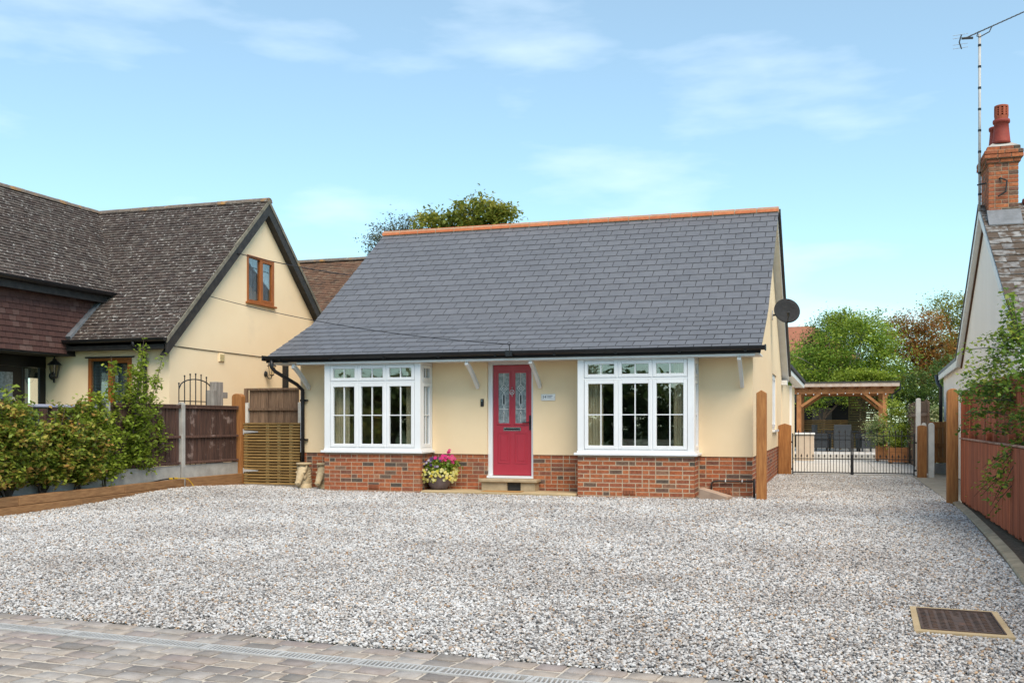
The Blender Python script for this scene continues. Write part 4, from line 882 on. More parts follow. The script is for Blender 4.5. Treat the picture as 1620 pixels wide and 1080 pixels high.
dk_ = MB(); dk_.prism([(rV+.03, rF[0], rF[1]-.02), (rV+.03, rR[0], rR[1]-.02), (rV+.03, rB[0], rB[1]-.02), (rV+.03, rB[0], rB[1]-.08), (rV+.03, rR[0], rR[1]-.10), (rV+.03, rF[0], rF[1]-.08)], (9, 0, 0)); rdk2 = dk_.build('roof', 'under', rn)
er_ = Vector((0, rR[0]-rF[0], rR[1]-rF[1])); Lr = er_.length; er_.normalize(); rsl = []
roof_field((rV, rF[0], rF[1]), (1,0,0), er_, Vector((0,-er_.z,er_.y)), 6, 19, .36, Lr/19, .012, rsl, .012)
pieces('slate', rdk2, rsl, 'mslate', 300, 0, 'slate_field')
er2 = Vector((0, rB[0]-rR[0], rB[1]-rR[1])).normalized()
MB().prism([(rV, rR[0], rR[1]-.01), (rV, rB[0], rB[1]-.01), (rV, rB[0], rB[1]+.02), (rV, rR[0], rR[1]+.02)], (9, 0, 0)).build('rear_slope', 'mslate', rdk2)
ridge_run((3.35, rR[0], rR[1]+.03), (8, rR[0], rR[1]+.03), rdk2, mat('red_ridge', (.30,.07,.05), .8, (.22,.05,.04), 6), .45, .14)
for (a_, b_) in ((rF, rR), (rR, rB)):
    MB().prism([(rV-.005, a_[0], a_[1]-.20), (rV-.005, b_[0], b_[1]-.20), (rV-.005, b_[0], b_[1]-.03), (rV-.005, a_[0], a_[1]-.03)], (.025, 0, 0)).build('bargeboard', 'paint', rn)
MB().prism([(rV+.021, rR[0], rR[1]-.185), (rV+.021, rB[0], rB[1]-.185), (rV+.021, rB[0], rB[1]-.2), (rV+.021, rR[0], rR[1]-.2)], (.062, 0, 0)).build('verge_soffit', 'paint', rn)
MB().prism([(rV+.084, rR[0], rR[1]-.185), (rV+.084, rB[0], rB[1]-.185), (rV+.084, rB[0], rB[1]-.225), (rV+.084, rR[0], rR[1]-.225)], (.035, 0, 0)).build('verge_batten', mat('brown_soffit', (.11,.055,.03), .8), rn)
MB().prism([(rV-.02, rR[0], rR[1]-.035), (rV-.02, rB[0], rB[1]-.035), (rV-.02, rB[0], rB[1]+.05), (rV-.02, rR[0], rR[1]+.05)], (.05, 0, 0)).build('verge_edge', mat('grey_verge', (.10,.10,.11), .8), rn)
# rear lean-to
MB().prism([(2.72, 24.401, 0), (2.72, 28.5, 0), (2.72, 28.5, 2.50), (2.72, 24.401, 2.66)], (4, 0, 0)).build('lean_to', 'white_render', rn)
MB().prism([(2.62, 24.45, 2.70), (2.62, 28.9, 2.53), (2.62, 28.9, 2.60), (2.62, 24.45, 2.78)], (4.2, 0, 0)).build('lean_to_roof', 'lead', rn)
MB().prism([(2.615, 24.45, 2.54), (2.615, 28.7, 2.40), (2.615, 28.7, 2.52), (2.615, 24.45, 2.69)], (.03, 0, 0)).build('bargeboard', 'paint', rn)
MB().tube([(2.58, 28.9, 2.52), (2.60, 28.7, 2.3), (2.66, 28.56, 2.2), (2.66, 28.56, .1)], .05, 8).build('downpipe', 'black', rn)
sw_ = MB(); Fw = Fr((2.719, 21.9, 0), (0,1,0), (-1,0,0)); sw_.lbox(Fw, 0, .9, 0, .03, 2.02, 2.10); sw_.lbox(Fw, 0, .06, 0, .03, 1.3, 2.02); sw_.lbox(Fw, .84, .9, 0, .03, 1.3, 2.02); sw_.lbox(Fw, .42, .48, 0, .03, 1.3, 2.02); swo2 = sw_.build('side_window', 'paint', rn)
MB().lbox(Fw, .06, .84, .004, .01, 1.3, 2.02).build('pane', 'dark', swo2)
# chimney
chx0, chx1, chy0, chy1, chz = 2.70, 3.20, 20.30, 21.30, 5.0
chm = MB(); chm.box(chx0+.008, chx1-.008, chy0+.008, chy1-.008, chz, 6.36); cho = chm.build('chimney', mat('old_mortar', (.36,.27,.19), .95, (.26,.19,.13), 12), rn)
cb = []
for (F_, L_) in ((Fr((chx0, chy0, 0), (1,0,0), (0,-1,0)), chx1-chx0), (Fr((chx0, chy1, 0), (0,-1,0), (-1,0,0)), chy1-chy0-.105), (Fr((chx1, chy0+.105, 0), (0,1,0), (1,0,0)), chy1-chy0-.105)):
    bricks(F_, 0, L_, chz, 14, cb)
for zz, pr_ in ((6.05, .035), (6.125, .075), (6.20, .075), (6.275, .03)):
    a0, a1, b0_, b1 = chx0-pr_, chx1+pr_, chy0-pr_, chy1+pr_
    bricks(Fr((a0, b0_, 0), (1,0,0), (0,-1,0)), 0, a1-a0, zz, 1, cb); bricks(Fr((a0, b1, 0), (0,-1,0), (-1,0,0)), 0, b1-b0_-.105, zz, 1, cb); bricks(Fr((a1, b0_+.105, 0), (0,1,0), (1,0,0)), 0, b1-b0_-.105, zz, 1, cb)
    chm = MB().box(a0+.02, a1-.02, b0_+.02, b1-.02, zz-.008, zz+.0745).build('corbel_core', mat('old_mortar', (0,0,0)), cho)
pieces('brick', cho, cb, 'brick', 300, .004)
fl_ = MB(); fl_.add([(chx0-.02, chy0-.02, 6.345), (chx1+.02, chy0-.02, 6.345), (chx1+.02, chy1+.02, 6.345), (chx0-.02, chy1+.02, 6.345), (chx0+.10, chy0+.2, 6.46), (chx1-.1, chy0+.2, 6.46), (chx1-.1, chy1-.2, 6.46), (chx0+.1, chy1-.2, 6.46)], MB.B); fl_.build('flaunching', 'conc', cho)
MB().prism([(chx0-.03, chy0-.30, zn(chy0-.30)+.035), (chx0-.03, chy0-.002, zn(chy0)+.035), (chx0-.03, chy0-.002, zn(chy0)+.16), (chx0-.03, chy0-.02, zn(chy0)+.16), (chx0-.03, chy0-.30, zn(chy0-.30)+.05)], (chx1-chx0+.06, 0, 0)).build('lead_apron', 'lead', cho)
for (y_, nm, tl) in ((20.55, 'chimney_pot', .0), (21.05, 'chimney_pot', -.08)):
    pm = mat('red_chimney_pot', (.30,.05,.032), .7, (.22,.035,.025), 8)
    po = MB().lathe([(.17,0),(.155,.05),(.135,.25),(.125,.38),(.145,.39),(.15,.42),(.145,.45),(.10,.455)], ((chx0+chx1)/2+tl*0, y_, 6.44), 16).build(nm, pm, cho, smooth=True)
    if tl == 0:
        cw = MB().lathe([(.115,.45),(.12,.50),(.12,.52),(.105,.52)], ((chx0+chx1)/2, y_, 6.44), 16)
        for k in range(10):
            a_ = k*math.pi/5; c = Vector(((chx0+chx1)/2+.11*math.cos(a_), y_+.11*math.sin(a_), 6.44+.595)); cw.obox(c, (.022, .04, .16), rotz(a_))
        for zz in (.56, .60, .64): cw.lathe([(.112,zz-.008),(.118,zz-.008),(.118,zz+.008),(.112,zz+.008)], ((chx0+chx1)/2, y_, 6.44), 16)
        cw.lathe([(.10,.68),(.122,.68),(.122,.71),(.10,.72)], ((chx0+chx1)/2, y_, 6.44), 16); cw.build('cowl', mat('terracotta_cowl', (.40,.10,.05), .8), po)
# aerial
ae = root('tv_aerial', 'tall tv aerial on a banded mast strapped to the brick chimney', 'aerial', (2.60, 20.7, 5.4))
mz = 8.58
MB().tube([(2.60, 20.7, 5.25), (2.60, 20.7, mz)], .024, 10).build('mast', 'galv', ae, smooth=True)
for i in range(8): MB().tube([(2.60, 20.7, 5.55+i*.40), (2.60, 20.7, 5.59+i*.40)], .030, 10).build('tape_band', 'black', ae)
MB().tube([(2.56, 20.7, 5.75), (2.69, 20.65, 5.76), (2.9, 20.28, 5.76), (3.0, 20.24, 5.70), (2.98, 20.24, 5.50), (2.85, 20.24, 5.42)], .016, 6).build('bracket', 'iron', ae)
bd_ = Vector((1.42, 0.30, .62)).normalized(); b0p = Vector((2.60, 20.68, mz+.04)); 
bm_ = MB(); bm_.tube([b0p-bd_*.30, b0p+bd_*1.05], .011, 6); bm_.build('boom', 'iron', ae)
hv = Vector((.35, -1, -.02)).normalized()
for i in range(15):
    c = b0p+bd_*(-.22+i*.088); MB().tube([c-hv*.11, c+hv*.11], .003, 4).build('director', 'galv', ae)
rfp = b0p-bd_*.30
MB().tube([rfp+Vector((-.05,0,.08)), rfp+Vector((-.09,0,-.06)), rfp+Vector((-.05,0,-.19))], .012, 6).build('reflector_frame', 'iron', ae)
hx = Vector((1,-.5,-.12)).normalized()
for z_ in (.08, .02, -.10, -.17): MB().tube([rfp+Vector((-.07,0,z_))-hx*.14, rfp+Vector((-.07,0,z_))+hx*.14], .004, 4).build('reflector_rod', 'galv', ae)
MB().obox(rfp+Vector((.05,0,.0)), (.20, .03, .035), Matrix.Rotation(.06, 3, 'Y')).build('dipole', 'iron', ae)
MB().tube([b0p+bd_*.02-Vector((.04,0,0)), b0p+Vector((-.05,0,-.08)), b0p+Vector((0,0,-.10)), b0p+Vector((.17,.03,-.01)), b0p+bd_*.24], .010, 6).build('clamp', 'iron', ae)

# ================================================================== LEFT BOUNDARY
FX = -11.46
fe = root('close_board_fence', 'dark brown panel fence with concrete posts and gravel boards behind the hedge', 'fence', (FX, 14.7, 0))
for y in (9.74, 11.76, 13.78, 15.80):
    MB().prism([(FX-.055, y-.05, -.1), (FX+.055, y-.05, -.1), (FX+.055, y-.05, 1.62), (FX+.03, y-.05, 1.66), (FX-.03, y-.05, 1.66), (FX-.055, y-.05, 1.62)], (0, .10, 0)).build('post', 'conc', fe, bevel=.006)
for y0 in (9.84, 11.86, 13.88, 15.90):
    y1 = min(y0+1.87, 17.62)
    bx('gravel_board', 'conc', fe, FX-.025, FX+.025, y0-.03, y1-.02, -.1, .50)
    if y0 == 11.86:        # open bay: only a few pales are left here
        for y in (12.35, 12.72): bx('pale', 'dkfence', fe, FX-.03, FX+.03, y, y+.11, .501, 1.50)
        continue
    n_ = int((y1-y0)/.098); w_ = (y1-y0-.04)/n_; top = 1.585
    for i in range(n_):
        y = y0+i*w_; t_ = random.uniform(-.003, .003)
        MB().hexa([(FX-.004+t_, y, .51), (FX+.020+t_, y, .51), (FX+.006+t_, y+w_*1.06, .51), (FX-.006+t_, y+w_*1.06, .51), (FX-.004+t_, y, top), (FX+.020+t_, y, top), (FX+.006+t_, y+w_*1.06, top), (FX-.006+t_, y+w_*1.06, top)]).build('board', 'dkfence', fe)
    for z in (.52, 1.0, 1.545): bx('rail', 'dkfence', fe, FX+.021, FX+.055, y0-.02, y1-.03, z, z+.045, bevel=.004)
    bx('capping', 'dkfence', fe, FX-.035, FX+.06, y0-.02, y1-.03, 1.591, 1.618, bevel=.004)
# sleepers
def sx(y): return -11.38+.50*(15.8-y)/4.8
bedw = root('sleeper_edging', 'raised timber sleeper edging in front of the hedge bed', 'edging', (-11.1, 13.3, 0))
for lv, (z0, z1, cuts) in enumerate(((-.02, .118, (9.0, 10.4, 12.75, 14.9, 15.82)), (.122, .252, (9.0, 9.3, 11.35, 13.9, 15.78)))):
    for ya, yb in zip(cuts[:-1], cuts[1:]):
        pa = Vector((sx(ya)-.06, ya+.004, (z0+z1)/2)); pb = Vector((sx(yb)-.06, yb-.004, (z0+z1)/2)); MB().bar(pa, pb, .12, z1-z0).build('sleeper', 'sleeper', bedw, bevel=.008)
bx('sleeper', 'sleeper', bedw, -11.40, -11.34, 15.84, 17.62, -.02, .27, bevel=.008)
so = MB(); ys = [9+.3*i for i in range(23)]
V = []; 
for y in ys: V += [(FX+.02, y, .20), ((FX+sx(y)-.1)/2, y, .215+random.uniform(-.01, .02)), (sx(y)-.10, y, .20)]
so.add(V, [(3*i+j, 3*i+j+1, 3*i+j+4, 3*i+j+3) for i in range(22) for j in (0, 1)]); tag(so.build('soil', 'soil'), kind='structure')
ho_ = root('garden_hose', 'black garden pipe with yellow connectors and yellow tail over the sleeper corner', 'hose', (-11.45, 15.4, .24))
MB().tube([(-11.30, 14.6, .235), (-11.38, 14.9, .25), (-11.36, 15.15, .275), (-11.36, 15.3, .28)], .012, 7).build('pipe', 'black', ho_)
for a_, b_ in ((15.30, 15.40), (15.44, 15.54)): MB().tube([(-11.36, a_, .28), (-11.36, b_, .275)], .018, 9).build('connector', 'yellow', ho_)
MB().tube([(-11.36, 15.40, .28), (-11.36, 15.44, .28)], .017, 8).build('joiner', 'black', ho_)
MB().tube([(-11.36, 15.54, .275), (-11.33, 15.70, .272), (-11.30, 15.80, .24), (-11.27, 15.86, .16), (-11.25, 15.88, .11)], .007, 7).build('tail', 'yellow', ho_)
# hedge plants
hl = ['young beech at the far left end of the hedge, half out of the picture', 'bushy beech in the hedge in front of the pale concrete post top', 'beech with russet tips under the large wall lantern', 'beech in the hedge below the gap with brown pales', 'lime green beech between the gap and the tall one', 'tallest beech of the hedge with long stems reaching up beside the downpipe', 'last beech of the hedge, thin and nearest the bare fence panels']
hy = [10.75, 11.5, 12.25, 13.05, 13.75, 14.35, 14.85]
for k, (y, lab) in enumerate(zip(hy, hl)):
    b = Vector((sx(y)-.30, y, .20)); t = root('beech_plant', lab, 'hedge', b, 'beech plants of the hedge'); mb = MB()
    hmax = (1.42, 1.46, 1.52, 1.22, 1.52, 2.30, 1.60)[k]
    P_ = []; G_ = []; nst = (11, 11, 11, 8, 8, 8, 6)[k]
    for s in range(nst):
        hz = hmax*random.uniform(.72, 1.02); lean = Vector((random.gauss(.06, .15), random.gauss(0, .42 if k < 5 else .26), 0))
        if k == 5 and s < 3: hz = (2.55, 2.30, 2.05)[s]; lean = Vector((.05, (.42, .95, .15)[s], 0))
        p0 = b+Vector((random.uniform(-.05, .05), random.uniform(-.08, .08), -.05)); p1 = b+lean*.5+Vector((0,0,hz*.45)); p2 = b+lean+Vector((0,0,hz))
        mb.tube([p0, p1, p2], [.014, .010, .004], 5)
        nb = int(34*hz)
        for i in range(nb):
            tt = random.uniform(.20, 1.0) if i > 2 else random.uniform(.16, .3)
            q = (p0.lerp(p1, tt*2) if tt < .5 else p1.lerp(p2, tt*2-1)); an = random.uniform(0, 6.28); ln = (.50 if tt < .7 else .30)*random.uniform(.35, 1.0)*(1.1-.45*tt)
            if hz > 1.75 and tt > .62: ln *= .62
            e = q+Vector((math.cos(an)*.75, math.sin(an), random.uniform(-.05, .5)))*ln
            mb.tube([q, e], [.004, .002], 3, cap=False)
            nl = int(9+26*ln)
            if hz > 1.75 and tt > .62: nl = int(nl*.55)
            w_ = np.linspace(.15, 1.08, nl)[:, None]; pp = np.array(q)*(1-w_)+np.array(e)*w_+rng.normal(0, .035, (nl, 3))
            P_.append(pp); G_.append(np.full(nl, rng.random()*(.55 if k >= 4 else 1.0)+(.25 if tt > .8 else 0)))
    mb.build('stems', 'bark', t)
    leaves('foliage', 'lf_lime' if k in (4, 5, 6) else 'lf_hedge', t, np.concatenate(P_), .082 if k < 4 else .076, group_rnd=np.concatenate(G_), aspect=.62)
# pale flat-topped table seen through the gap
gt_ = root('garden_table', 'pale lavender topped garden table behind the gap in the hedge', 'table', (-12.4, 13.4, 0))
bx('tabletop', 'pale', gt_, -12.8, -12.0, 12.2, 15.0, 1.53, 1.58, bevel=.01)
for y in (12.4, 13.2, 14.0, 14.8):
    for x in (-12.75, -12.1): bx('leg', 'dkfence', gt_, x, x+.09, y, y+.09, -.05, 1.529)
bx('cover_skirt', mat('white_sheet', (.72,.73,.76), .7), gt_, -12.45, -12.40, 12.5, 14.75, .6, 1.525)
# iron arch, grey timber block, gate post, slatted gate, weathered panel
ar = root('iron_trellis', 'arched black iron trellis with spear tops behind the brown fence', 'trellis', (-11.92, 16.9, 0)); y0, y1 = 16.36, 17.42; cy = (y0+y1)/2
def arch(y): return 1.93+.20*math.sqrt(max(0, 1-((y-cy)/(y1-cy))**2))
for i in range(7):
    y = y0+(y1-y0)*i/6; z = arch(y); MB().tube([(-11.92, y, -.05), (-11.92, y, z+.09)], .011, 6).ell((-11.92, y, z+.10), (.018,.018,.025), nu=6, nv=5).build('bar', 'iron', ar)
MB().tube([(-11.92, y0+(y1-y0)*i/16, arch(y0+(y1-y0)*i/16)) for i in range(17)], .012, 6).build('arch', 'iron', ar); MB().tube([(-11.92, y0, 1.70), (-11.92, y1, 1.70)], .009, 6).build('crossbar', 'iron', ar)
gb = root('stepped_timber_post', 'weathered grey stepped timber post rising behind the fence by the trellis', 'post', (-11.85, 17.5, 0)); gm_ = mat('grey_timber', (.34,.31,.28), .9, (.20,.18,.16), 6, stretch=(6,6,.6), bump=.4)
bx('post', gm_, gb, -11.93, -11.77, 17.36, 17.60, -.05, 2.10, bevel=.006); bx('shoulder', gm_, gb, -11.94, -11.76, 17.24, 17.359, -.05, 1.93, bevel=.006); bx('bracket_block', gm_, gb, -11.93, -11.77, 17.601, 17.76, 1.78, 1.90, bevel=.006)
def sq_post(name, label, cx, cy, w, d, h, m, top='ridge', group=None, rz=0):
    hw, hd = w/2, d/2; mb = MB()
    n_ = {'ridge': [(-hw, h-.05), (0, h), (hw, h-.05)], 'round': [(-hw*math.cos(t), h-.07+.07*math.sin(t)) for t in [math.pi*k/8 for k in range(9)]], 'gentle': [(-hw, h-.025), (-hw*.5, h-.006), (0, h), (hw*.5, h-.006), (hw, h-.025)]}[top]
    pf = [(-hw, -.15)]+n_+[(hw, -.15)]
    mb.prism([(cx+x, cy-hd, z) for x, z in pf], (0, d, 0)); o = mb.build(name, m, org=(cx, cy, 0), bevel=.008)
    # coordinates are stored relative to org
    o.rotation_euler.z = rz; return tag(o, label, 'post', group)
sq_post('timber_gate_post', 'round topped orange timber post hanging the slatted gate', -11.48, 17.70, .22, .16, 1.87, 'postw', 'round', 'orange timber posts')
sg = root('slatted_gate', 'low treated timber gate of narrow horizontal slats with galvanised hinges', 'gate', (-10.75, 17.8, 0))
x0, x1, ns_ = -11.365, -10.085, 21; p_ = 1.20/ns_
for i in range(ns_): bx('slat', 'greenw', sg, x0, x1, 17.70+random.uniform(-.001, .001), 17.722, .05+i*p_, .05+i*p_+p_*.62, bevel=.003)
bx('top_rail', 'greenw', sg, x0-.01, x1+.005, 17.695, 17.80, .05+ns_*p_-.003, .05+ns_*p_+.03, bevel=.003)
bx('backing', mat('brown_backing', (.045,.026,.012), .95), sg, x0, x1, 17.766, 17.78, .05, 1.25)
lw = mat('pale_batten', (.62,.47,.22), .8, (.5,.36,.15), 6, stretch=(6,6,.6))
for x in (x0+.0, x0+.50, x0+.76, x0+1.03): bx('batten', lw, sg, x, x+.07, 17.7235, 17.765, .05, 1.24)
for z in (1.10, .32):
    h = MB(); h.prism([(x0-.06, 17.697, z-.055), (x0+.01, 17.697, z-.055), (x0+.01, 17.697, z-.03), (x0+.34, 17.697, z-.008), (x0+.34, 17.697, z+.008), (x0+.01, 17.697, z+.03), (x0+.01, 17.697, z+.055), (x0-.06, 17.697, z+.055)], (0, -.008, 0)); h.build('hinge', 'galv', sg)
wpn = root('weathered_fence_panel', 'weathered grey brown fence panel with thin boards behind the slatted gate', 'fence', (-11.6, 19.3, 0))
n_ = 13; w_ = 1.22/n_
for i in range(n_): bx('board', 'grfence', wpn, -12.24+i*w_, -12.24+(i+1)*w_-.004, 19.30+.006*(i % 2), 19.318+.006*(i % 2), .1, 1.99)
for z in (.35, 1.55, ): bx('rail', 'grfence', wpn, -12.26, -11.0, 19.26, 19.295, z, z+.05)
bx('capping', 'grfence', wpn, -12.30, -10.98, 19.25, 19.34, 1.992, 2.035)
for x in (-12.34, -11.01): MB().box(x, x+.09, 19.24, 19.34, -.1, 1.72).build('post', 'wconc', wpn, bevel=.006)
bx('side_strip', 'grfence', wpn, -10.90, -10.82, 19.30, 19.34, 0, 1.98); bx('side_strip', 'grfence', wpn, -12.34, -12.262, 19.235, 19.30, 1.721, 2.03)
MB().box(-12.4, -10.05, 17.77, 20, -.09, -.02).build('side_path', 'paving')['kind'] = 'structure'

# ---- horse head plinths
def horse(label, cx, cy, rz):
    mb = MB(); Ry = lambda a: Matrix.Rotation(a, 3, 'X')
    # local: faces -y
    mb.lathe([(.13,0),(.145,.02),(.135,.05),(.12,.09)], (0,.06,0), 16)
    mb.ell((0,.07,.14), (.105,.13,.15)); mb.ell((0,.075,.27), (.092,.115,.14)); mb.ell((0,.05,.37), (.085,.10,.085))
    for i in range(9):
        t = i/8; mb.ell((0, -.03-.135*t, .375-.25*t), (.104-.046*t, .085-.034*t, .085-.030*t), Ry(-.75))
    mb.ell((0,-.045,.26), (.072,.08,.085), Ry(-.5)); mb.ell((0,-.168,.112), (.052,.046,.044)); mb.ell((0,-.145,.090), (.042,.038,.028))
    for s in (-1, 1):
        mb.ell((s*.092,-.035,.405), (.026,.022,.060), Matrix.Rotation(s*.30, 3, 'Y')); mb.ell((s*.090,-.085,.325), (.020,.030,.024)); mb.ell((s*.036,-.205,.13), (.016,.016,.014)); mb.ell((s*.062,-.03,.235), (.030,.055,.06)); mb.ell((s*.020,-.06,.43), (.02,.02,.03))
    for i in range(7): mb.ell((.0,.19-.010*i,.09+.05*i), (.05,.04,.036), Ry(.5)); mb.ell((.075,.12-.006*i,.10+.05*i), (.035,.05,.024), Ry(.5)); mb.ell((-.075,.12-.006*i,.10+.05*i), (.035,.05,.024), Ry(.5))
    mb.ell((0,.05,.43), (.09,.08,.06)); mb.lathe([(.10,.462),(.135,.468),(.155,.476),(.155,.502),(.145,.511),(.02,.513)], (0,.03,0), 20)
    o = mb.build('horse_head_statue', 'statue', org=(0,0,0), smooth=True); o.location = (cx, cy, .0); o.rotation_euler.z = rz
    md = o.modifiers.new('fuse', 'REMESH'); md.mode = 'VOXEL'; md.voxel_size = .008; md.use_smooth_shade = True
    sm = o.modifiers.new('soften', 'SMOOTH'); sm.iterations = 3; sm.factor = .5
    return tag(o, label, 'statue', 'pale stone horse head plinths')
horse('pale stone horse head plinth standing against the slatted gate', -9.80, 17.33, R(-6)); horse('pale stone horse head plinth half hidden by the brick bay', -9.36, 17.33, R(-12))
# ---- flower bowl
fp = root('flower_bowl', 'mauve bowl overflowing with yellow, purple and pink pansies beside the door', 'flower pot', (-6.98, 17.36, .05)); c0 = Vector((-6.98, 17.36, .05))
MB().lathe([(.11,0),(.15,.015),(.205,.10),(.235,.19),(.25,.255),(.262,.262),(.262,.285),(.245,.288),(.23,.26),(.05,.25)], c0, 24).build('bowl', 'bowl', fp, smooth=True)
def dome(n, rx, ry, rz, cz, lo=-.35):
    d = rng.normal(size=(n, 3)); d /= np.linalg.norm(d, axis=1)[:, None]; d = d[d[:, 2] > lo]; return np.array(c0)+np.array([0, -.02, cz])+d*np.array([rx, ry, rz])*rng.uniform(.86, 1.03, (len(d), 1))
leaves('foliage', 'lf_mid', fp, np.concatenate([dome(1500, .30, .26, .25, .34), dome(700, .22, .2, .2, .36)]), .06)
def flowers(name, m, P_, s):
    b = MB()
    for p in P_:
        p = Vector(p); n_ = (p-(c0+Vector((0,.1,.2)))).normalized()*.5+Vector((.1,-.75,.25)); n_.normalize(); a_ = n_.cross(Vector((0,0,1))).normalized(); u_ = a_.cross(n_); s_ = s*random.uniform(.75, 1.2); b.cr = random.random(); q0 = random.uniform(0, 1)
        for k in range(5):
            t = q0+k*2*math.pi/5; dr_ = a_*math.cos(t)+u_*math.sin(t); td = a_*-math.sin(t)+u_*math.cos(t)
            b.add([p, p+dr_*s_*.5+td*s_*.46+n_*.004, p+dr_*s_*.95+td*s_*.27+n_*.003, p+dr_*s_*.95-td*s_*.27+n_*.003, p+dr_*s_*.5-td*s_*.46+n_*.004], [(0,1,2,3,4)])
    o = b.build(name, m, fp); o['kind'] = 'stuff'; return o
A_ = dome(700, .36, .30, .29, .31, -.6); A_ = A_[A_[:, 1] < c0.y+.08]
xx, zz = A_[:, 0]-c0.x, A_[:, 2]-c0.z
yel = A_[(zz < .40) | (xx < -.22)]; pur = A_[(zz >= .36) & (xx < .12)]; 
flowers('yellow_flowers', 'fl_yellow', yel[:150], .027); flowers('purple_flowers', 'fl_purple', pur[:50], .030)
Bk = np.array([c0]*44)+np.concatenate([rng.normal([.08,-.06,.56], [.05,.06,.035], (16,3)), rng.normal([.20,-.04,.58], [.045,.06,.035], (16,3)), rng.normal([.30,-.02,.53], [.03,.05,.03], (7,3)), rng.normal([.20,0,.70], [.025,.03,.02], (5,3))])
flowers('pink_flowers', 'fl_pink', Bk, .034)
MB().tube([c0+Vector((.16,0,.4)), c0+Vector((.2,0,.68))], .004, 5).build('stalk', 'lf_mid', fp)
leaves('geranium_leaves', 'lf_mid', fp, np.array(c0)+rng.normal([.22,-.04,.45], [.09,.08,.05], (160,3)), .07, aspect=.9)
# ---- plaque, doorbell, pipe cover, mat board
pq = root('house_number_plaque', 'small white number plaque on the wall right of the red door', 'plaque', (-4.95, YF-.02, 1.745))
bx('plate', 'plaque', pq, -5.085, -4.815, YF-.032, YF-.015, 1.685, 1.805, bevel=.006)
cu = bpy.data.curves.new('number', 'FONT'); cu.body = '14'; cu.size = .072; cu.extrude = .0012; cu.align_y = 'CENTER'
to = bpy.data.objects.new('tmp', cu); COL.objects.link(to); bpy.context.view_layer.update()
mt_ = bpy.data.meshes.new_from_object(to.evaluated_get(bpy.context.evaluated_depsgraph_get())); bpy.data.objects.remove(to); mt_.materials.clear(); mt_.materials.append(M['ink'])
no_ = bpy.data.objects.new('number', mt_); _lnk(no_, pq, ORG[pq.name]); no_.rotation_euler = (R(90), 0, 0); no_.location = Vector((-5.055, YF-.0335, 1.748))-ORG[pq.name]
for z, a_, b_ in ((1.762, -4.965, -4.865), (1.735, -4.965, -4.885)): bx('faded_lettering', mat('pale_lettering', (.34,.36,.40), .6), pq, a_, b_, YF-.0335, YF-.0325, z, z+.013)
for x in (-5.07, -4.83): MB().tube([(x, YF-.036, 1.745), (x, YF-.031, 1.745)], .006, 8).build('screw', 'galv', pq)
db = root('doorbell', 'small black video doorbell on the cream wall left of the door', 'doorbell', (-6.22, YF-.02, 1.655)); bx('housing', 'black', db, -6.252, -6.188, YF-.04, YF-.015, 1.585, 1.725, bevel=.008); MB().tube([(-6.22, YF-.043, 1.69), (-6.22, YF-.039, 1.69)], .012, 10).build('lens', 'chrome', db); MB().tube([(-6.22, YF-.043, 1.62), (-6.22, YF-.039, 1.62)], .018, 12).build('button', 'mesh', db)
pc = MB(); pc.hexa([(-.25,-.12,0),(.25,-.12,0),(.25,.12,0),(-.25,.12,0),(-.25,-.12,.20),(.25,-.12,.075),(.25,.12,.075),(-.25,.12,.20)]); pco = pc.build('drain_hood', mat('buff_concrete', (.42,.30,.22), .9, (.33,.23,.17), 6, bump=.3), org=(0,0,0), bevel=.012); pco.location = (-1.90, 17.12, -.01); pco.rotation_euler.z = R(-14); tag(pco, 'sloping buff concrete drain hood on the gravel beside the right bay', 'drain hood')
mo = MB().box(-6.02, -5.30, 16.98, 17.24, .052, .062).build('boot_mat', mat('ochre_mat', (.44,.24,.08), .95, (.34,.18,.06), 12), org=(-5.66, 17.1, .05)); tag(mo, 'thin ochre mat lying on the slab below the doorstep', 'mat')
# ---- dish
ds = root('satellite_dish', 'grey mesh satellite dish bracketed to the side gable wall', 'satellite dish', (-1.32, 23.2, 3.68)); dcn = Vector((-1.0, 22.75, 3.70)); nd = Vector((.30, -.92, .28)).normalized()
ax = nd.cross(Vector((0,0,1))).normalized(); ay = ax.cross(nd); rtm = Matrix((ax, ay, nd)).transposed()
MB().lathe([(.001,-.0),(.1,.006),(.2,.026),(.28,.055),(.285,.06),(.28,.065),(.2,.034),(.1,.014),(.001,.008)], dcn, 28, rtm).build('reflector', 'mesh', ds, smooth=True)
MB().tube([dcn-ay*.27+nd*.03, dcn-ay*.20+nd*.34+ax*.06], .012, 6).build('feed_arm', 'iron', ds); MB().tube([dcn-ay*.20+nd*.30+ax*.05, dcn-ay*.15+nd*.36+ax*.06], .03, 8).build('receiver', 'iron', ds)
MB().tube([(-1.327, 23.2, 3.68), (-1.15, 23.1, 3.68), tuple(dcn-nd*.03)], .022, 8).build('bracket_arm', 'iron', ds); bx('wall_plate', 'galv', ds, -1.327, -1.31, 23.1, 23.3, 3.58, 3.78)

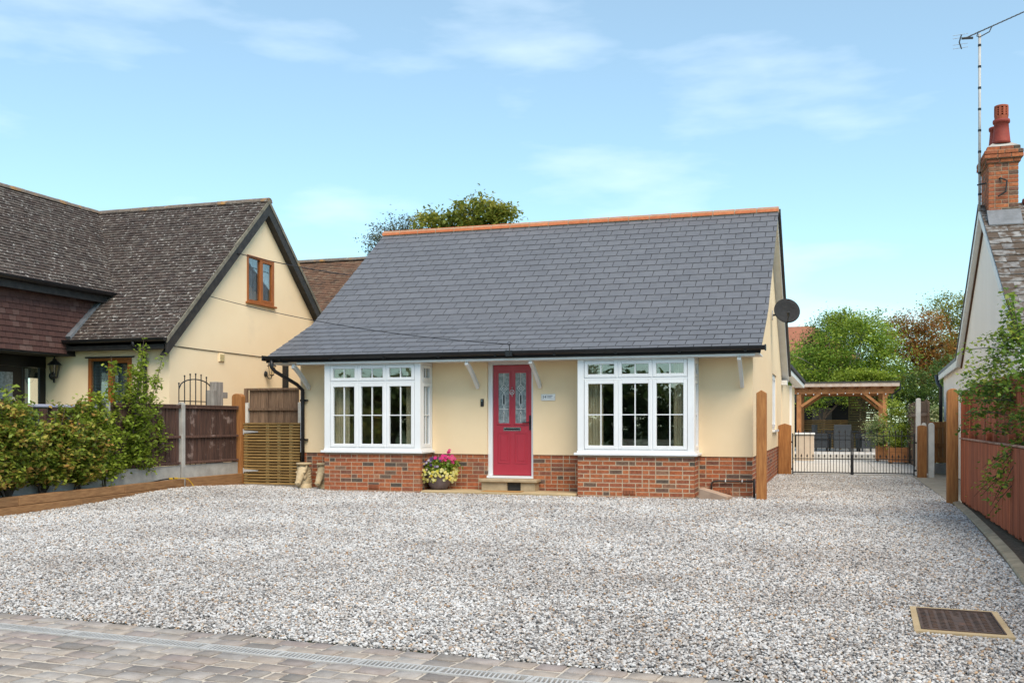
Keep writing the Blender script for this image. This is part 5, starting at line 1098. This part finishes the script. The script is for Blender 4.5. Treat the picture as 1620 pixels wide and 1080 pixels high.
# ================================================================== DRIVEWAY SIDE
OG = 'orange timber posts'
sq_post('timber_gate_post', 'tall orange post with pointed top and split knot at the bungalow corner', -1.16, 17.32, .165, .165, 1.83, 'postw', 'ridge', OG)
sq_post('timber_gate_post', 'tall orange post with round top beside the red brown fence', 1.79, 17.42, .165, .165, 1.83, 'postw', 'round', OG)
sq_post('timber_gate_post', 'short wide orange post hinging the left leaf of the iron gate', -1.17, 25.86, .31, .20, 1.26, 'postw', 'ridge', OG)
sq_post('timber_gate_post', 'short orange post hinging the right leaf of the iron gate', 1.97, 25.60, .20, .20, 1.22, 'postw', 'gentle', OG)
sq_post('concrete_post', 'tall pale concrete post at the garden fence end behind the iron gate', 1.955, 26.5, .11, .11, 1.88, 'wconc', 'gentle', 'pale concrete posts')
sq_post('concrete_post', 'short pale concrete post right of the short orange gate post', 2.17, 25.55, .13, .11, 1.28, 'wconc', 'round', 'pale concrete posts')
sq_post('concrete_post', 'short pale concrete post behind the short orange gate post', 2.06, 26.2, .11, .11, 1.28, 'wconc', 'round', 'pale concrete posts')
ig = root('iron_gate', 'low black iron double driveway gate with spear tops', 'gate', (.40, 25.8, 0))
for lf, (a_, b_) in enumerate(((-.98, .39), (.43, 1.81))):
    fr_ = MB()
    for x in (a_, b_): fr_.box(x-.016, x+.016, 25.785, 25.815, .02, 1.02 if x not in (.39,) else 1.08)
    fr_.box(a_+.016, b_-.016, 25.787, 25.813, .05, .075); fr_.box(a_+.016, b_-.016, 25.79, 25.81, .385, .405); fr_.box(a_+.016, b_-.016, 25.79, 25.81, .955, .972)
    fo = fr_.build('leaf_frame', 'iron', ig)
    nb = 20; 
    for i in range(1, nb):
        x = a_+(b_-a_)*i/nb; h = 1.03 if i % 2 == 0 else .44
        b = MB(); b.tube([(x, 25.8, .06), (x, 25.8, h)], .0075, 5); b.add([(x-.022,25.8,h+.015),(x,25.79,h+.015),(x+.022,25.8,h+.015),(x,25.81,h+.015),(x,25.8,h+.085),(x,25.8,h-.01)], [(0,1,4),(1,2,4),(2,3,4),(3,0,4),(1,0,5),(2,1,5),(3,2,5),(0,3,5)]); b.build('bar', 'iron', fo)
    for z in (.14, .80): bx('hinge', 'iron', fo, (a_-.07 if lf == 0 else b_+.016), (a_-.016 if lf == 0 else b_+.06), 25.78, 25.82, z-.02, z+.02)
bx('drop_bolt', 'iron', ig, .40, .42, 25.77, 25.784, .0, .5)
# garden fence on the right of the patio, side gate
gf = root('garden_fence', 'grey timber garden fence running back behind the iron gate', 'fence', (2.25, 30, 0))
for i in range(46): bx('board', 'grfence', gf, 2.20+.012*(i % 2), 2.225+.012*(i % 2), 26.6+i*.16, 26.6+i*.16+.15, .02, 1.82+random.uniform(-.02, .05))
bx('rail', 'grfence', gf, 2.15, 2.199, 26.6, 34, 1.45, 1.53)
sgt = root('side_gate', 'small ledged orange timber gate next to the white house', 'gate', (2.5, 27.4, 0))
for i in range(4): bx('board', 'postw', sgt, 2.29+i*.105, 2.29+i*.105+.10, 27.44, 27.46, .27, 1.28)
for b in ((2.27, 2.72, 1.16, 1.30), (2.27, 2.72, .28, .40), (2.27, 2.72, .66, .76)): bx('rail', 'postw', sgt, b[0]+.10, b[1]-.10, 27.40, 27.439, b[2], b[3])
for x in (2.27, 2.62): bx('stile', 'postw', sgt, x, x+.10, 27.398, 27.4385, .27, 1.31)
bx('kick_board', 'conc', sgt, 2.25, 2.72, 27.40, 27.45, 0, .26)
# red brown fences
rf = root('low_board_fence', 'low red brown board fence with a pale worn top rail along the drive', 'fence', (1.90, 13, 0))
y = 17.24; i = 0
while y > 4.8:
    w_ = random.uniform(.135, .155); xx_ = 1.90+(y-17.2)*.008; MB().box(xx_-.010+random.uniform(-.003,.003), xx_+.012, y-w_+.005, y, .06+random.uniform(0,.03), 1.02).build('board', 'redfence', rf); y -= w_
MB().bar((1.905, 17.25, 1.04), (1.806, 4.8, 1.04), .06, .022).build('top_rail', mat('worn_rail', (.46,.30,.22), .85, (.26,.10,.06), 8), rf, bevel=.004)
for y in (16.55, 14.7, 12.9, 11.1, 9.3, 7.5, 5.7): MB().prism([(1.925, y-.05, -.1), (1.925, y+.05, -.1)]+[(1.925, y+.05*math.cos(t), 1.10+.06*math.sin(t)) for t in [math.pi*k/6 for k in range(7)]], (.075, 0, 0)).build('post', 'redfence', rf)
hf = root('tall_board_fence', 'tall red brown board fence behind the low one, half under climber leaves', 'fence', (2.2, 13, 0))
y = 17.22
while y > 4.8:
    w_ = random.uniform(.14, .165); MB().box(2.03+random.uniform(-.004,.004), 2.055, y-w_+.006, y, .05, 1.87+random.uniform(-.006,.006)).build('board', 'redfence', hf); y -= w_
MB().box(2.008, 2.024, 4.9, 17.2, 1.66, 1.72).build('rail', 'redfence', hf)
for a_, b_, z in ((1.90, 1.965, 1.62), (1.967, 2.055, 1.80)): bx('return_board', 'redfence', hf, a_, b_, 17.255, 17.28, .05, z)
MB().prism([(1.97-.05*math.cos(t), 17.30, 1.74+.06*math.sin(t)) for t in [math.pi*k/6 for k in range(7)]]+[(2.02, 17.30, 0), (1.92, 17.30, 0)], (0, .05, 0)).build('return_post', 'redfence', hf)
ke = MB(); kp = [(1.84, 17.3), (1.80, 15.6), (1.74, 13.9), (1.67, 12.2), (1.60, 10.7), (1.50, 9.1), (1.38, 7.4), (1.25, 5.9), (1.14, 4.8)]
for (xa, ya), (xb, yb) in zip(kp[:-1], kp[1:]):
    k1 = MB(); k1.hexa([(xa-.06, ya-.004, -.1), (xa+.05, ya-.004, -.1), (xb+.05, yb+.004, -.1), (xb-.06, yb+.004, -.1), (xa-.06, ya-.004, .035), (xa+.05, ya-.004, .055), (xb+.05, yb+.004, .055), (xb-.06, yb+.004, .035)]); ko = k1.build('edging_stone', mat('mossy_kerb', (.40,.33,.23), .95, (.26,.22,.15), 6, bump=.5), org=(0,0,0), bevel=.012)
    if xa == 1.84: kroot = tag(ko, kind='structure'); ko.name = 'drive_edging'
    else: ko.parent = kroot
dirt = MB(); dirt.add([(1.83, 17.3, .02), (2.9, 17.3, .02), (2.9, 4.6, .02), (1.24, 4.6, .02)], [(0,1,2,3)]); tag(dirt.build('verge_soil', mat('littered_soil', (.16,.12,.08), 1, (.07,.05,.035), 25, bump=1)), kind='structure')
tag(MB().add([(1.80, 17.3, -.01), (2.72, 17.3, -.01), (2.72, 27.4, -.01), (1.80, 27.4, -.01)], [(0,1,2,3)]).build('side_path_ground', mat('pale_path', (.36,.32,.26), .95, (.26,.23,.18), 6)), kind='structure')
# climber over the tall fence
cl = root('climbing_shrub', 'leafy green climber spilling over the red brown fence at the right edge', 'shrub', (2.25, 12.7, 0)); mb = MB(); P_ = []; G_ = []
mb.tube([(2.3, 12.7, -.05), (2.28, 12.75, 1.0), (2.2, 12.8, 1.9), (2.1, 12.8, 2.5)], [.03, .025, .02, .012], 6)
for k in range(96):
    s = Vector((random.uniform(1.92, 2.2), random.uniform(11.8, 13.1), random.uniform(.75, 2.45))); inner_ = random.random() < .6
    d_ = Vector((random.uniform(-.42, .12), random.uniform(-.5, .7), random.uniform(-.45, .40)))*(.5 if inner_ else .9)
    if k < 26: s = Vector((2.0, random.uniform(12.9, 13.5), random.uniform(1.15, 2.25))); d_ = Vector((random.uniform(-.55, -.15), random.uniform(.3, 1.6), random.uniform(-.05, .28)))
    if 26 <= k < 40: s = Vector((2.05, 12.9, 2.2)); d_ = Vector((random.uniform(-.22, .05), random.uniform(-.1, .8), random.uniform(.2, .85)))
    if 40 <= k < 54: s = Vector((1.95, random.uniform(12.0, 12.9), random.uniform(.7, 1.1))); d_ = Vector((random.uniform(-.38, -.1), random.uniform(-.2, .5), random.uniform(-.35, .05)))
    ps = [s+d_*t+Vector((0,0,-.16*t*t)) for t in (0, .33, .66, 1)]; mb.tube(ps, [.006, .005, .004, .002], 4)
    n_ = int(d_.length*44)+9; t = rng.random(n_); P_.append(np.array([s+d_*a_+Vector((0,0,-.16*a_*a_)) for a_ in t])+rng.normal(0, .04, (n_, 3))); G_.append(np.full(n_, rng.random()))
cp, cg, cc = crown_pts([(2.16, 12.4, 1.75, .18, .6, .7), (2.12, 11.9, 1.4, .12, .45, .6)], 48, 26, .09); P_.append(cp); G_.append(cg)
mb.build('stems', 'bark', cl); leaves('foliage', 'lf_ivy', cl, np.concatenate(P_), .062, group_rnd=np.concatenate(G_), aspect=.75)

# ================================================================== GARDEN
pg = root('pergola', 'timber pergola with flat roof and diagonal braces at the end of the garden', 'pergola', (.4, 39.5, .22))
for x, y in ((-1.30, 37.8), (1.62, 37.8), (-1.30, 41.4), (1.62, 41.4)): bx('post', 'pergw', pg, x, x+.16, y, y+.16, .22, 2.44, bevel=.006)
for y in (37.78, 41.42): bx('beam', 'pergw', pg, -1.4, 2.0, y, y+.07, 2.30, 2.46)
for (a_, b_) in (((-1.14, 1.86), (-.45, 2.34)), ((1.62, 1.80), (.98, 2.34))):
    for y in (37.85, 41.5): MB().bar((a_[0], y, a_[1]), (b_[0], y, b_[1]), .09, .12, (0,1,0)).build('brace', 'pergw', pg)
for i in range(9): bx('rafter', 'pergw', pg, -1.35+i*.42, -1.29+i*.42, 37.86, 41.41, 2.462, 2.56)
bx('roof_boards', 'pergw', pg, -1.45, 2.15, 37.62, 41.7, 2.562, 2.60); bx('fascia', mat('bleached_board', (.58,.47,.40), .8, (.46,.34,.26), 6), pg, -1.45, 2.17, 37.57, 37.615, 2.55, 2.68); bx('roof_felt', mat('roof_felt', (.06,.055,.05), .9), pg, -1.5, 2.2, 37.55, 41.75, 2.682, 2.73)
MB().tube([(2.19, 37.7, 2.64), (2.2, 37.72, 2.45), (1.92, 37.74, 2.25), (1.90, 37.76, .3)], .035, 7).build('downpipe', 'black', pg)
for i in range(12): MB().ell((-1.25+i*.27, 37.755, 2.32-.05*math.sin(i*math.pi/3)**2), (.02,.02,.028), nu=8, nv=6).build('string_bulb', 'paint', pg)
sc_ = root('slatted_screen', 'low horizontal slatted screen along the back of the pergola', 'screen', (-.3, 41.6, .22))
for i in range(12): bx('slat', 'greenw', sc_, -1.25, 1.75, 41.60, 41.62, .26+i*.09, .26+i*.09+.065)
bx('capping', 'greenw', sc_, -1.27, .53, 41.57, 41.66, 1.335, 1.37)
for x in (-1.2, .2, 1.6): bx('upright', 'greenw', sc_, x, x+.06, 41.621, 41.67, .22, 1.335)
sc2 = root('slatted_screen', 'tall dark slatted screen panel on the right rear of the pergola', 'screen', (1.1, 41.5, .22)); dgw = mat('dark_green_slat', (.12,.10,.04), .8, (.07,.06,.025), 6)
for i in range(22): bx('slat', dgw, sc2, .52, 1.60, 41.50, 41.52, .30+i*.098, .30+i*.098+.07)
for x in (.52, 1.55): bx('upright', dgw, sc2, x, x+.05, 41.521, 41.56, .22, 2.45)
def rattan_chair(label, cx, cy, rz):
    t = root('rattan_chair', label, 'chair', (cx, cy, .22), 'charcoal rattan chairs under the pergola'); t.rotation_euler.z = rz
    def p(n, *b, bev=.015):
        o = MB().box(*[q for q in b]).build(n, 'rattan', None, bevel=bev, org=(0,0,0)); o.parent = t; ORG[o.name] = ORG[t.name]
    p('seat', -.30, .30, -.30, .28, .12, .44); p('backrest', -.30, .30, .20, .30, .44, .98)
    for s in (-1, 1): p('armrest', s*.30-.05, s*.30+.05, -.30, .25, .45, .66)
    for x in (-.27, .22):
        for y in (-.28, .22): p('leg', x, x+.05, y, y+.05, 0, .12, bev=0)
rattan_chair('charcoal rattan chair at the left end of the pergola table', -.45, 38.7, R(80)); rattan_chair('charcoal rattan chair with its back to the iron gate', .28, 38.4, R(180)); rattan_chair('charcoal rattan chair at the right end of the pergola table', 1.12, 38.7, R(-70))
pt_ = root('garden_dining_table', 'dark dining table under the pergola between the rattan chairs', 'table', (.3, 39.3, .22)); bx('tabletop', 'rattan', pt_, -.35, .95, 38.95, 39.75, .92, .96)
for x in (-.3, .85):
    for y in (39.0, 39.65): bx('leg', 'rattan', pt_, x, x+.06, y, y+.06, .22, .92)
bc = root('beige_storage_box', 'beige panelled storage box standing left behind the iron gate', 'box', (-.92, 34.6, .03)); bx('body', 'beige', bc, -1.2, -.64, 34.3, 34.9, .03, .88, bevel=.01); bx('lid', 'paint', bc, -1.23, -.61, 34.27, 34.93, .881, .94, bevel=.01)
def planter(label, x, y, w_, h, lobes, m, leaf, lab2):
    t = root('timber_planter', label, 'planter', (x, y, .03), 'timber planters by the garden fence')
    for i in range(3):
        z = .07+i*(h-.04)/3
        for b in ((x-w_/2, x+w_/2, y-w_/2, y-w_/2+.03), (x-w_/2, x+w_/2, y+w_/2-.03, y+w_/2), (x-w_/2, x-w_/2+.03, y-w_/2+.031, y+w_/2-.031), (x+w_/2-.03, x+w_/2, y-w_/2+.031, y+w_/2-.031)): bx('board', 'pergw', t, *b, z, z+(h-.04)/3-.006)
    bx('soil', 'soil', t, x-w_/2+.032, x+w_/2-.032, y-w_/2+.032, y+w_/2-.032, .08, h-.06)
    for a_ in (-1, 1):
        for b_ in (-1, 1): bx('foot', 'dark', t, x+a_*(w_/2-.06)-.03, x+a_*(w_/2-.06)+.03, y+b_*(w_/2-.06)-.03, y+b_*(w_/2-.06)+.03, .025, .069)
    sh = root('planted_shrub', lab2, 'shrub', (x, y, h-.04), 'shrubs in the timber planters'); P1, G1, C1 = crown_pts(lobes, 60, 55, .11, .15); sb_ = MB()
    for q in C1[:14]: sb_.tube([(x, y, h-.08), Vector((x, y, h)).lerp(Vector(q), .5), q], [.012, .008, .003], 4)
    sb_.build('stems', 'bark', sh); leaves('foliage', m, sh, P1, leaf, group_rnd=G1)
planter('near timber planter at the right end of the iron gate', 1.86, 33.0, .56, .50, [(1.84, 33, 1.05, .36, .36, .58), (1.78, 33, 1.62, .30, .32, .44), (1.95, 33, .75, .32, .35, .32)], 'lf_lime', .075, 'upright mid green shrub growing in the near planter')
planter('far timber planter beside the garden fence, partly hidden', 1.55, 34.6, .56, .50, [(1.42, 34.5, .80, .40, .4, .38), (1.32, 34.5, 1.15, .34, .4, .36), (1.6, 34.5, .9, .35, .35, .4)], 'lf_varieg', .075, 'yellow flecked shrub growing in the far planter')
vb_ = root('variegated_bush', 'cream variegated bush between the garden fence and the white house', 'shrub', (2.75, 31.6, 0)); P1, G1, C1 = crown_pts([(2.75, 31.6, 1.1, .55, .6, .75)], 70, 50, .12, .2); sb_ = MB()
for q in C1[:14]: sb_.tube([(2.75, 31.6, -.05), q], [.012, .003], 4)
sb_.build('stems', 'bark', vb_); leaves('foliage', 'lf_varieg', vb_, P1, .09, group_rnd=G1)
sd_ = root('shade_block', 'added black block standing in for the deep shade behind the pergola', 'shade block', (-.6, 45.5, 0)); bx('wall', mat('deep_shade_black', (.006,.006,.006), .9), sd_, -2.4, 1.0, 44.6, 46.4, 0, 2.1); MB().prism([(-2.6, 44.4, 2.1), (-2.6, 46.6, 2.1), (-2.6, 45.5, 2.5)], (3.8, 0, 0)).build('roof', mat('deep_shade_black', (0,0,0)), sd_); bx('door', 'dark', sd_, -.9, -.1, 44.57, 44.599, .05, 1.9)  # added near-black block: deep shade behind the pergola is put into its colour
# ---- trees
TG = 'garden trees behind the pergola'
tree('garden_tree', 'broad mid green tree right behind the pergola', (.6, 47.5, 0), (.7, 47.5, 4.2), .14, [(-1.3, 47.2, 3.5, 1.3, 1.3, 1.5), (-.2, 47.6, 4.0, 1.3, 1.2, 1.2), (1.0, 47.6, 4.3, 1.4, 1.2, 1.6), (2.2, 47.6, 3.4, 1.1, 1.1, 1.7), (.4, 46.8, 2.8, 1.8, 1.0, .8), (1.3, 47.6, 5.3, .9, .9, .7)], 'lf_mid', 420, 60, .26, .13, TG, 'palebark')
tree('garden_tree', 'yellow green twiggy tree top in the middle of the garden trees', (.4, 50.5, 0), (.5, 50.5, 5.5), .11, [(.5, 50.5, 5.4, .95, .9, 1.0), (1.4, 50.5, 5.9, .7, .7, .75), (.1, 50.5, 6.1, .6, .7, .6), (2.0, 50.5, 5.1, .8, .8, .9)], 'lf_lime', 150, 42, .24, .13, TG)
tree('garden_tree', 'dark green tree top left of the yellow green one', (-.6, 52, 0), (-.5, 52, 5.5), .12, [(-.6, 52, 5.2, 1.0, 1.0, 1.2), (.1, 52, 6.0, .9, .9, .8), (-1.3, 52, 4.2, 1.0, 1.0, 1.2)], 'lf_dark', 170, 50, .26, .13, TG)
tree('garden_tree', 'rust brown tree right of the green garden trees', (4.2, 54, 0), (4.2, 54, 5), .15, [(3.2, 54, 5.8, 1.0, 1.0, .9), (4.3, 54, 6.0, 1.2, 1.0, .8), (4.6, 53.5, 4.8, 1.5, 1.2, 1.0), (3.4, 53.6, 4.9, 1.2, 1.0, .8), (5.2, 53.7, 3.8, 1.1, 1.0, .8), (4.0, 53.5, 3.6, 1.3, 1.0, .7)], 'lf_rust', 330, 60, .26, .12, TG, twigs=90)
tree('garden_tree', 'olive and dark green tree beside the white house gable', (6.2, 58, 0), (6.1, 58, 6), .16, [(5.6, 58, 7.0, 1.1, 1.1, 1.0), (6.8, 58, 7.0, 1.3, 1.2, 1.1), (6.2, 58, 5.4, 1.6, 1.3, 1.4), (7.4, 58, 4.6, 1.5, 1.3, 1.5)], 'lf_olive', 260, 55, .28, .14, TG, twigs=80)
tree('garden_shrub', 'low lime green shrub crown just above the pergola roof', (1.0, 44.2, 0), (1.0, 44.2, 2.4), .06, [(.6, 44.2, 2.95, .8, .6, .5), (1.5, 44.2, 3.0, .8, .6, .55), (2.2, 44.2, 2.5, .5, .5, .8)], 'lf_lime', 130, 55, .17, .11, None, 'bark', 'shrub')
tree('garden_shrub', 'dark green shrubs filling the gap beside the white lean-to', (3.2, 44, 0), (3.2, 44, 2.2), .07, [(2.8, 44, 2.2, .8, .7, 1.3), (3.7, 44, 2.4, .9, .7, 1.4), (4.5, 45, 2.4, 1.0, .8, 1.6), (3.3, 44, 1.0, 1.0, .7, .9)], 'lf_dark', 240, 60, .2, .11, None, 'bark', 'shrub')
tree('garden_shrub', 'shaded dark leafy tree seen under the pergola roof', (-.4, 43.4, 0), (-.4, 43.4, 1.7), .10, [(-.9, 43.4, 2.2, .55, .4, .5), (.0, 43.4, 2.45, .7, .4, .45), (.6, 43.4, 2.3, .5, .4, .5)], 'lf_mid', 80, 45, .17, .10, None, 'bark', 'shrub')
tree('garden_tree', 'deep green backdrop tree spreading behind the garden trees', (1.5, 60, 0), (1.5, 60, 4), .2, [(-2.5, 60, 3.0, 2.0, 1.2, 2.2), (0, 60, 3.2, 2.2, 1.2, 2.2), (2.4, 60, 3.2, 2.0, 1.2, 2.3), (5.0, 60, 3.2, 2.0, 1.2, 2.5), (8.0, 60, 3.0, 2.4, 1.2, 3.0)], 'lf_dark', 420, 55, .4, .2, TG)
tree('back_tree', 'olive green tree top rising behind the slate ridge', (-12.6, 34, 0), (-12.6, 34, 7.4), .16, [(-14.1, 34, 8.3, .62, .8, .72), (-13.1, 34, 8.3, .75, .9, .60), (-12.1, 34, 8.7, .70, .9, .70), (-11.45, 34, 8.5, .55, .8, .85), (-12.8, 34, 7.4, 1.8, 1.2, .9)], 'lf_olive', 210, 60, .20, .17, 'trees behind the bungalow', twigs=90)
tree('back_tree', 'thin grey green feathery tree left of the slate ridge end', (-15.7, 34.5, 0), (-15.8, 34.5, 7.6), .09, [(-15.55, 34.5, 8.3, .55, .7, .75), (-16.3, 34.5, 7.9, .5, .7, .85), (-15.7, 34.5, 7.2, .8, .8, .9), (-15.0, 34.5, 8.4, .5, .6, .55)], 'lf_grey', 150, 34, .16, .10, 'trees behind the bungalow', twigs=130)
# ---- far brick-roofed house and the planting across the road (seen only in the window reflections)
fh = root('far_house', 'far red roofed house peeping over the garden trees', 'house', (-2.5, 82, 0)); bx('wall', mat('far_brick', (.30,.14,.09), .9), fh, -7, 1.5, 80, 88, 0, 6.0); MB().add([(-7.4, 79.6, 6.0), (1.9, 79.6, 6.0), (1.9, 88.4, 6.0), (-7.4, 88.4, 6.0), (-3.6, 83.5, 8.9), (-1.6, 83.5, 8.9)], [(0,1,5,4), (1,2,5), (2,3,4,5), (3,0,4), (0,3,2,1)]).build('roof', mat('far_roof_tile', (.33,.13,.075), .9, (.26,.10,.06), 3), fh)
for k in range(6):
    x = -34+k*6.2; tree('street_tree', ['dark tree across the road, far left', 'dark tree across the road, second from the left', 'dark tree across the road, third from the left', 'dark tree across the road, third from the right', 'dark tree across the road, second from the right', 'dark tree across the road, far right'][k], (x, -13, 0), (x, -13, 2.8), .2, [(x-1.8, -13, 1.9, 2.0, 1.3, 1.6), (x+1.6, -13, 1.7, 2.0, 1.3, 1.5), (x, -13.3, 2.7, 2.0, 1.4, 1.1)], 'lf_dark', 110, 34, .42, .45, 'trees across the road')
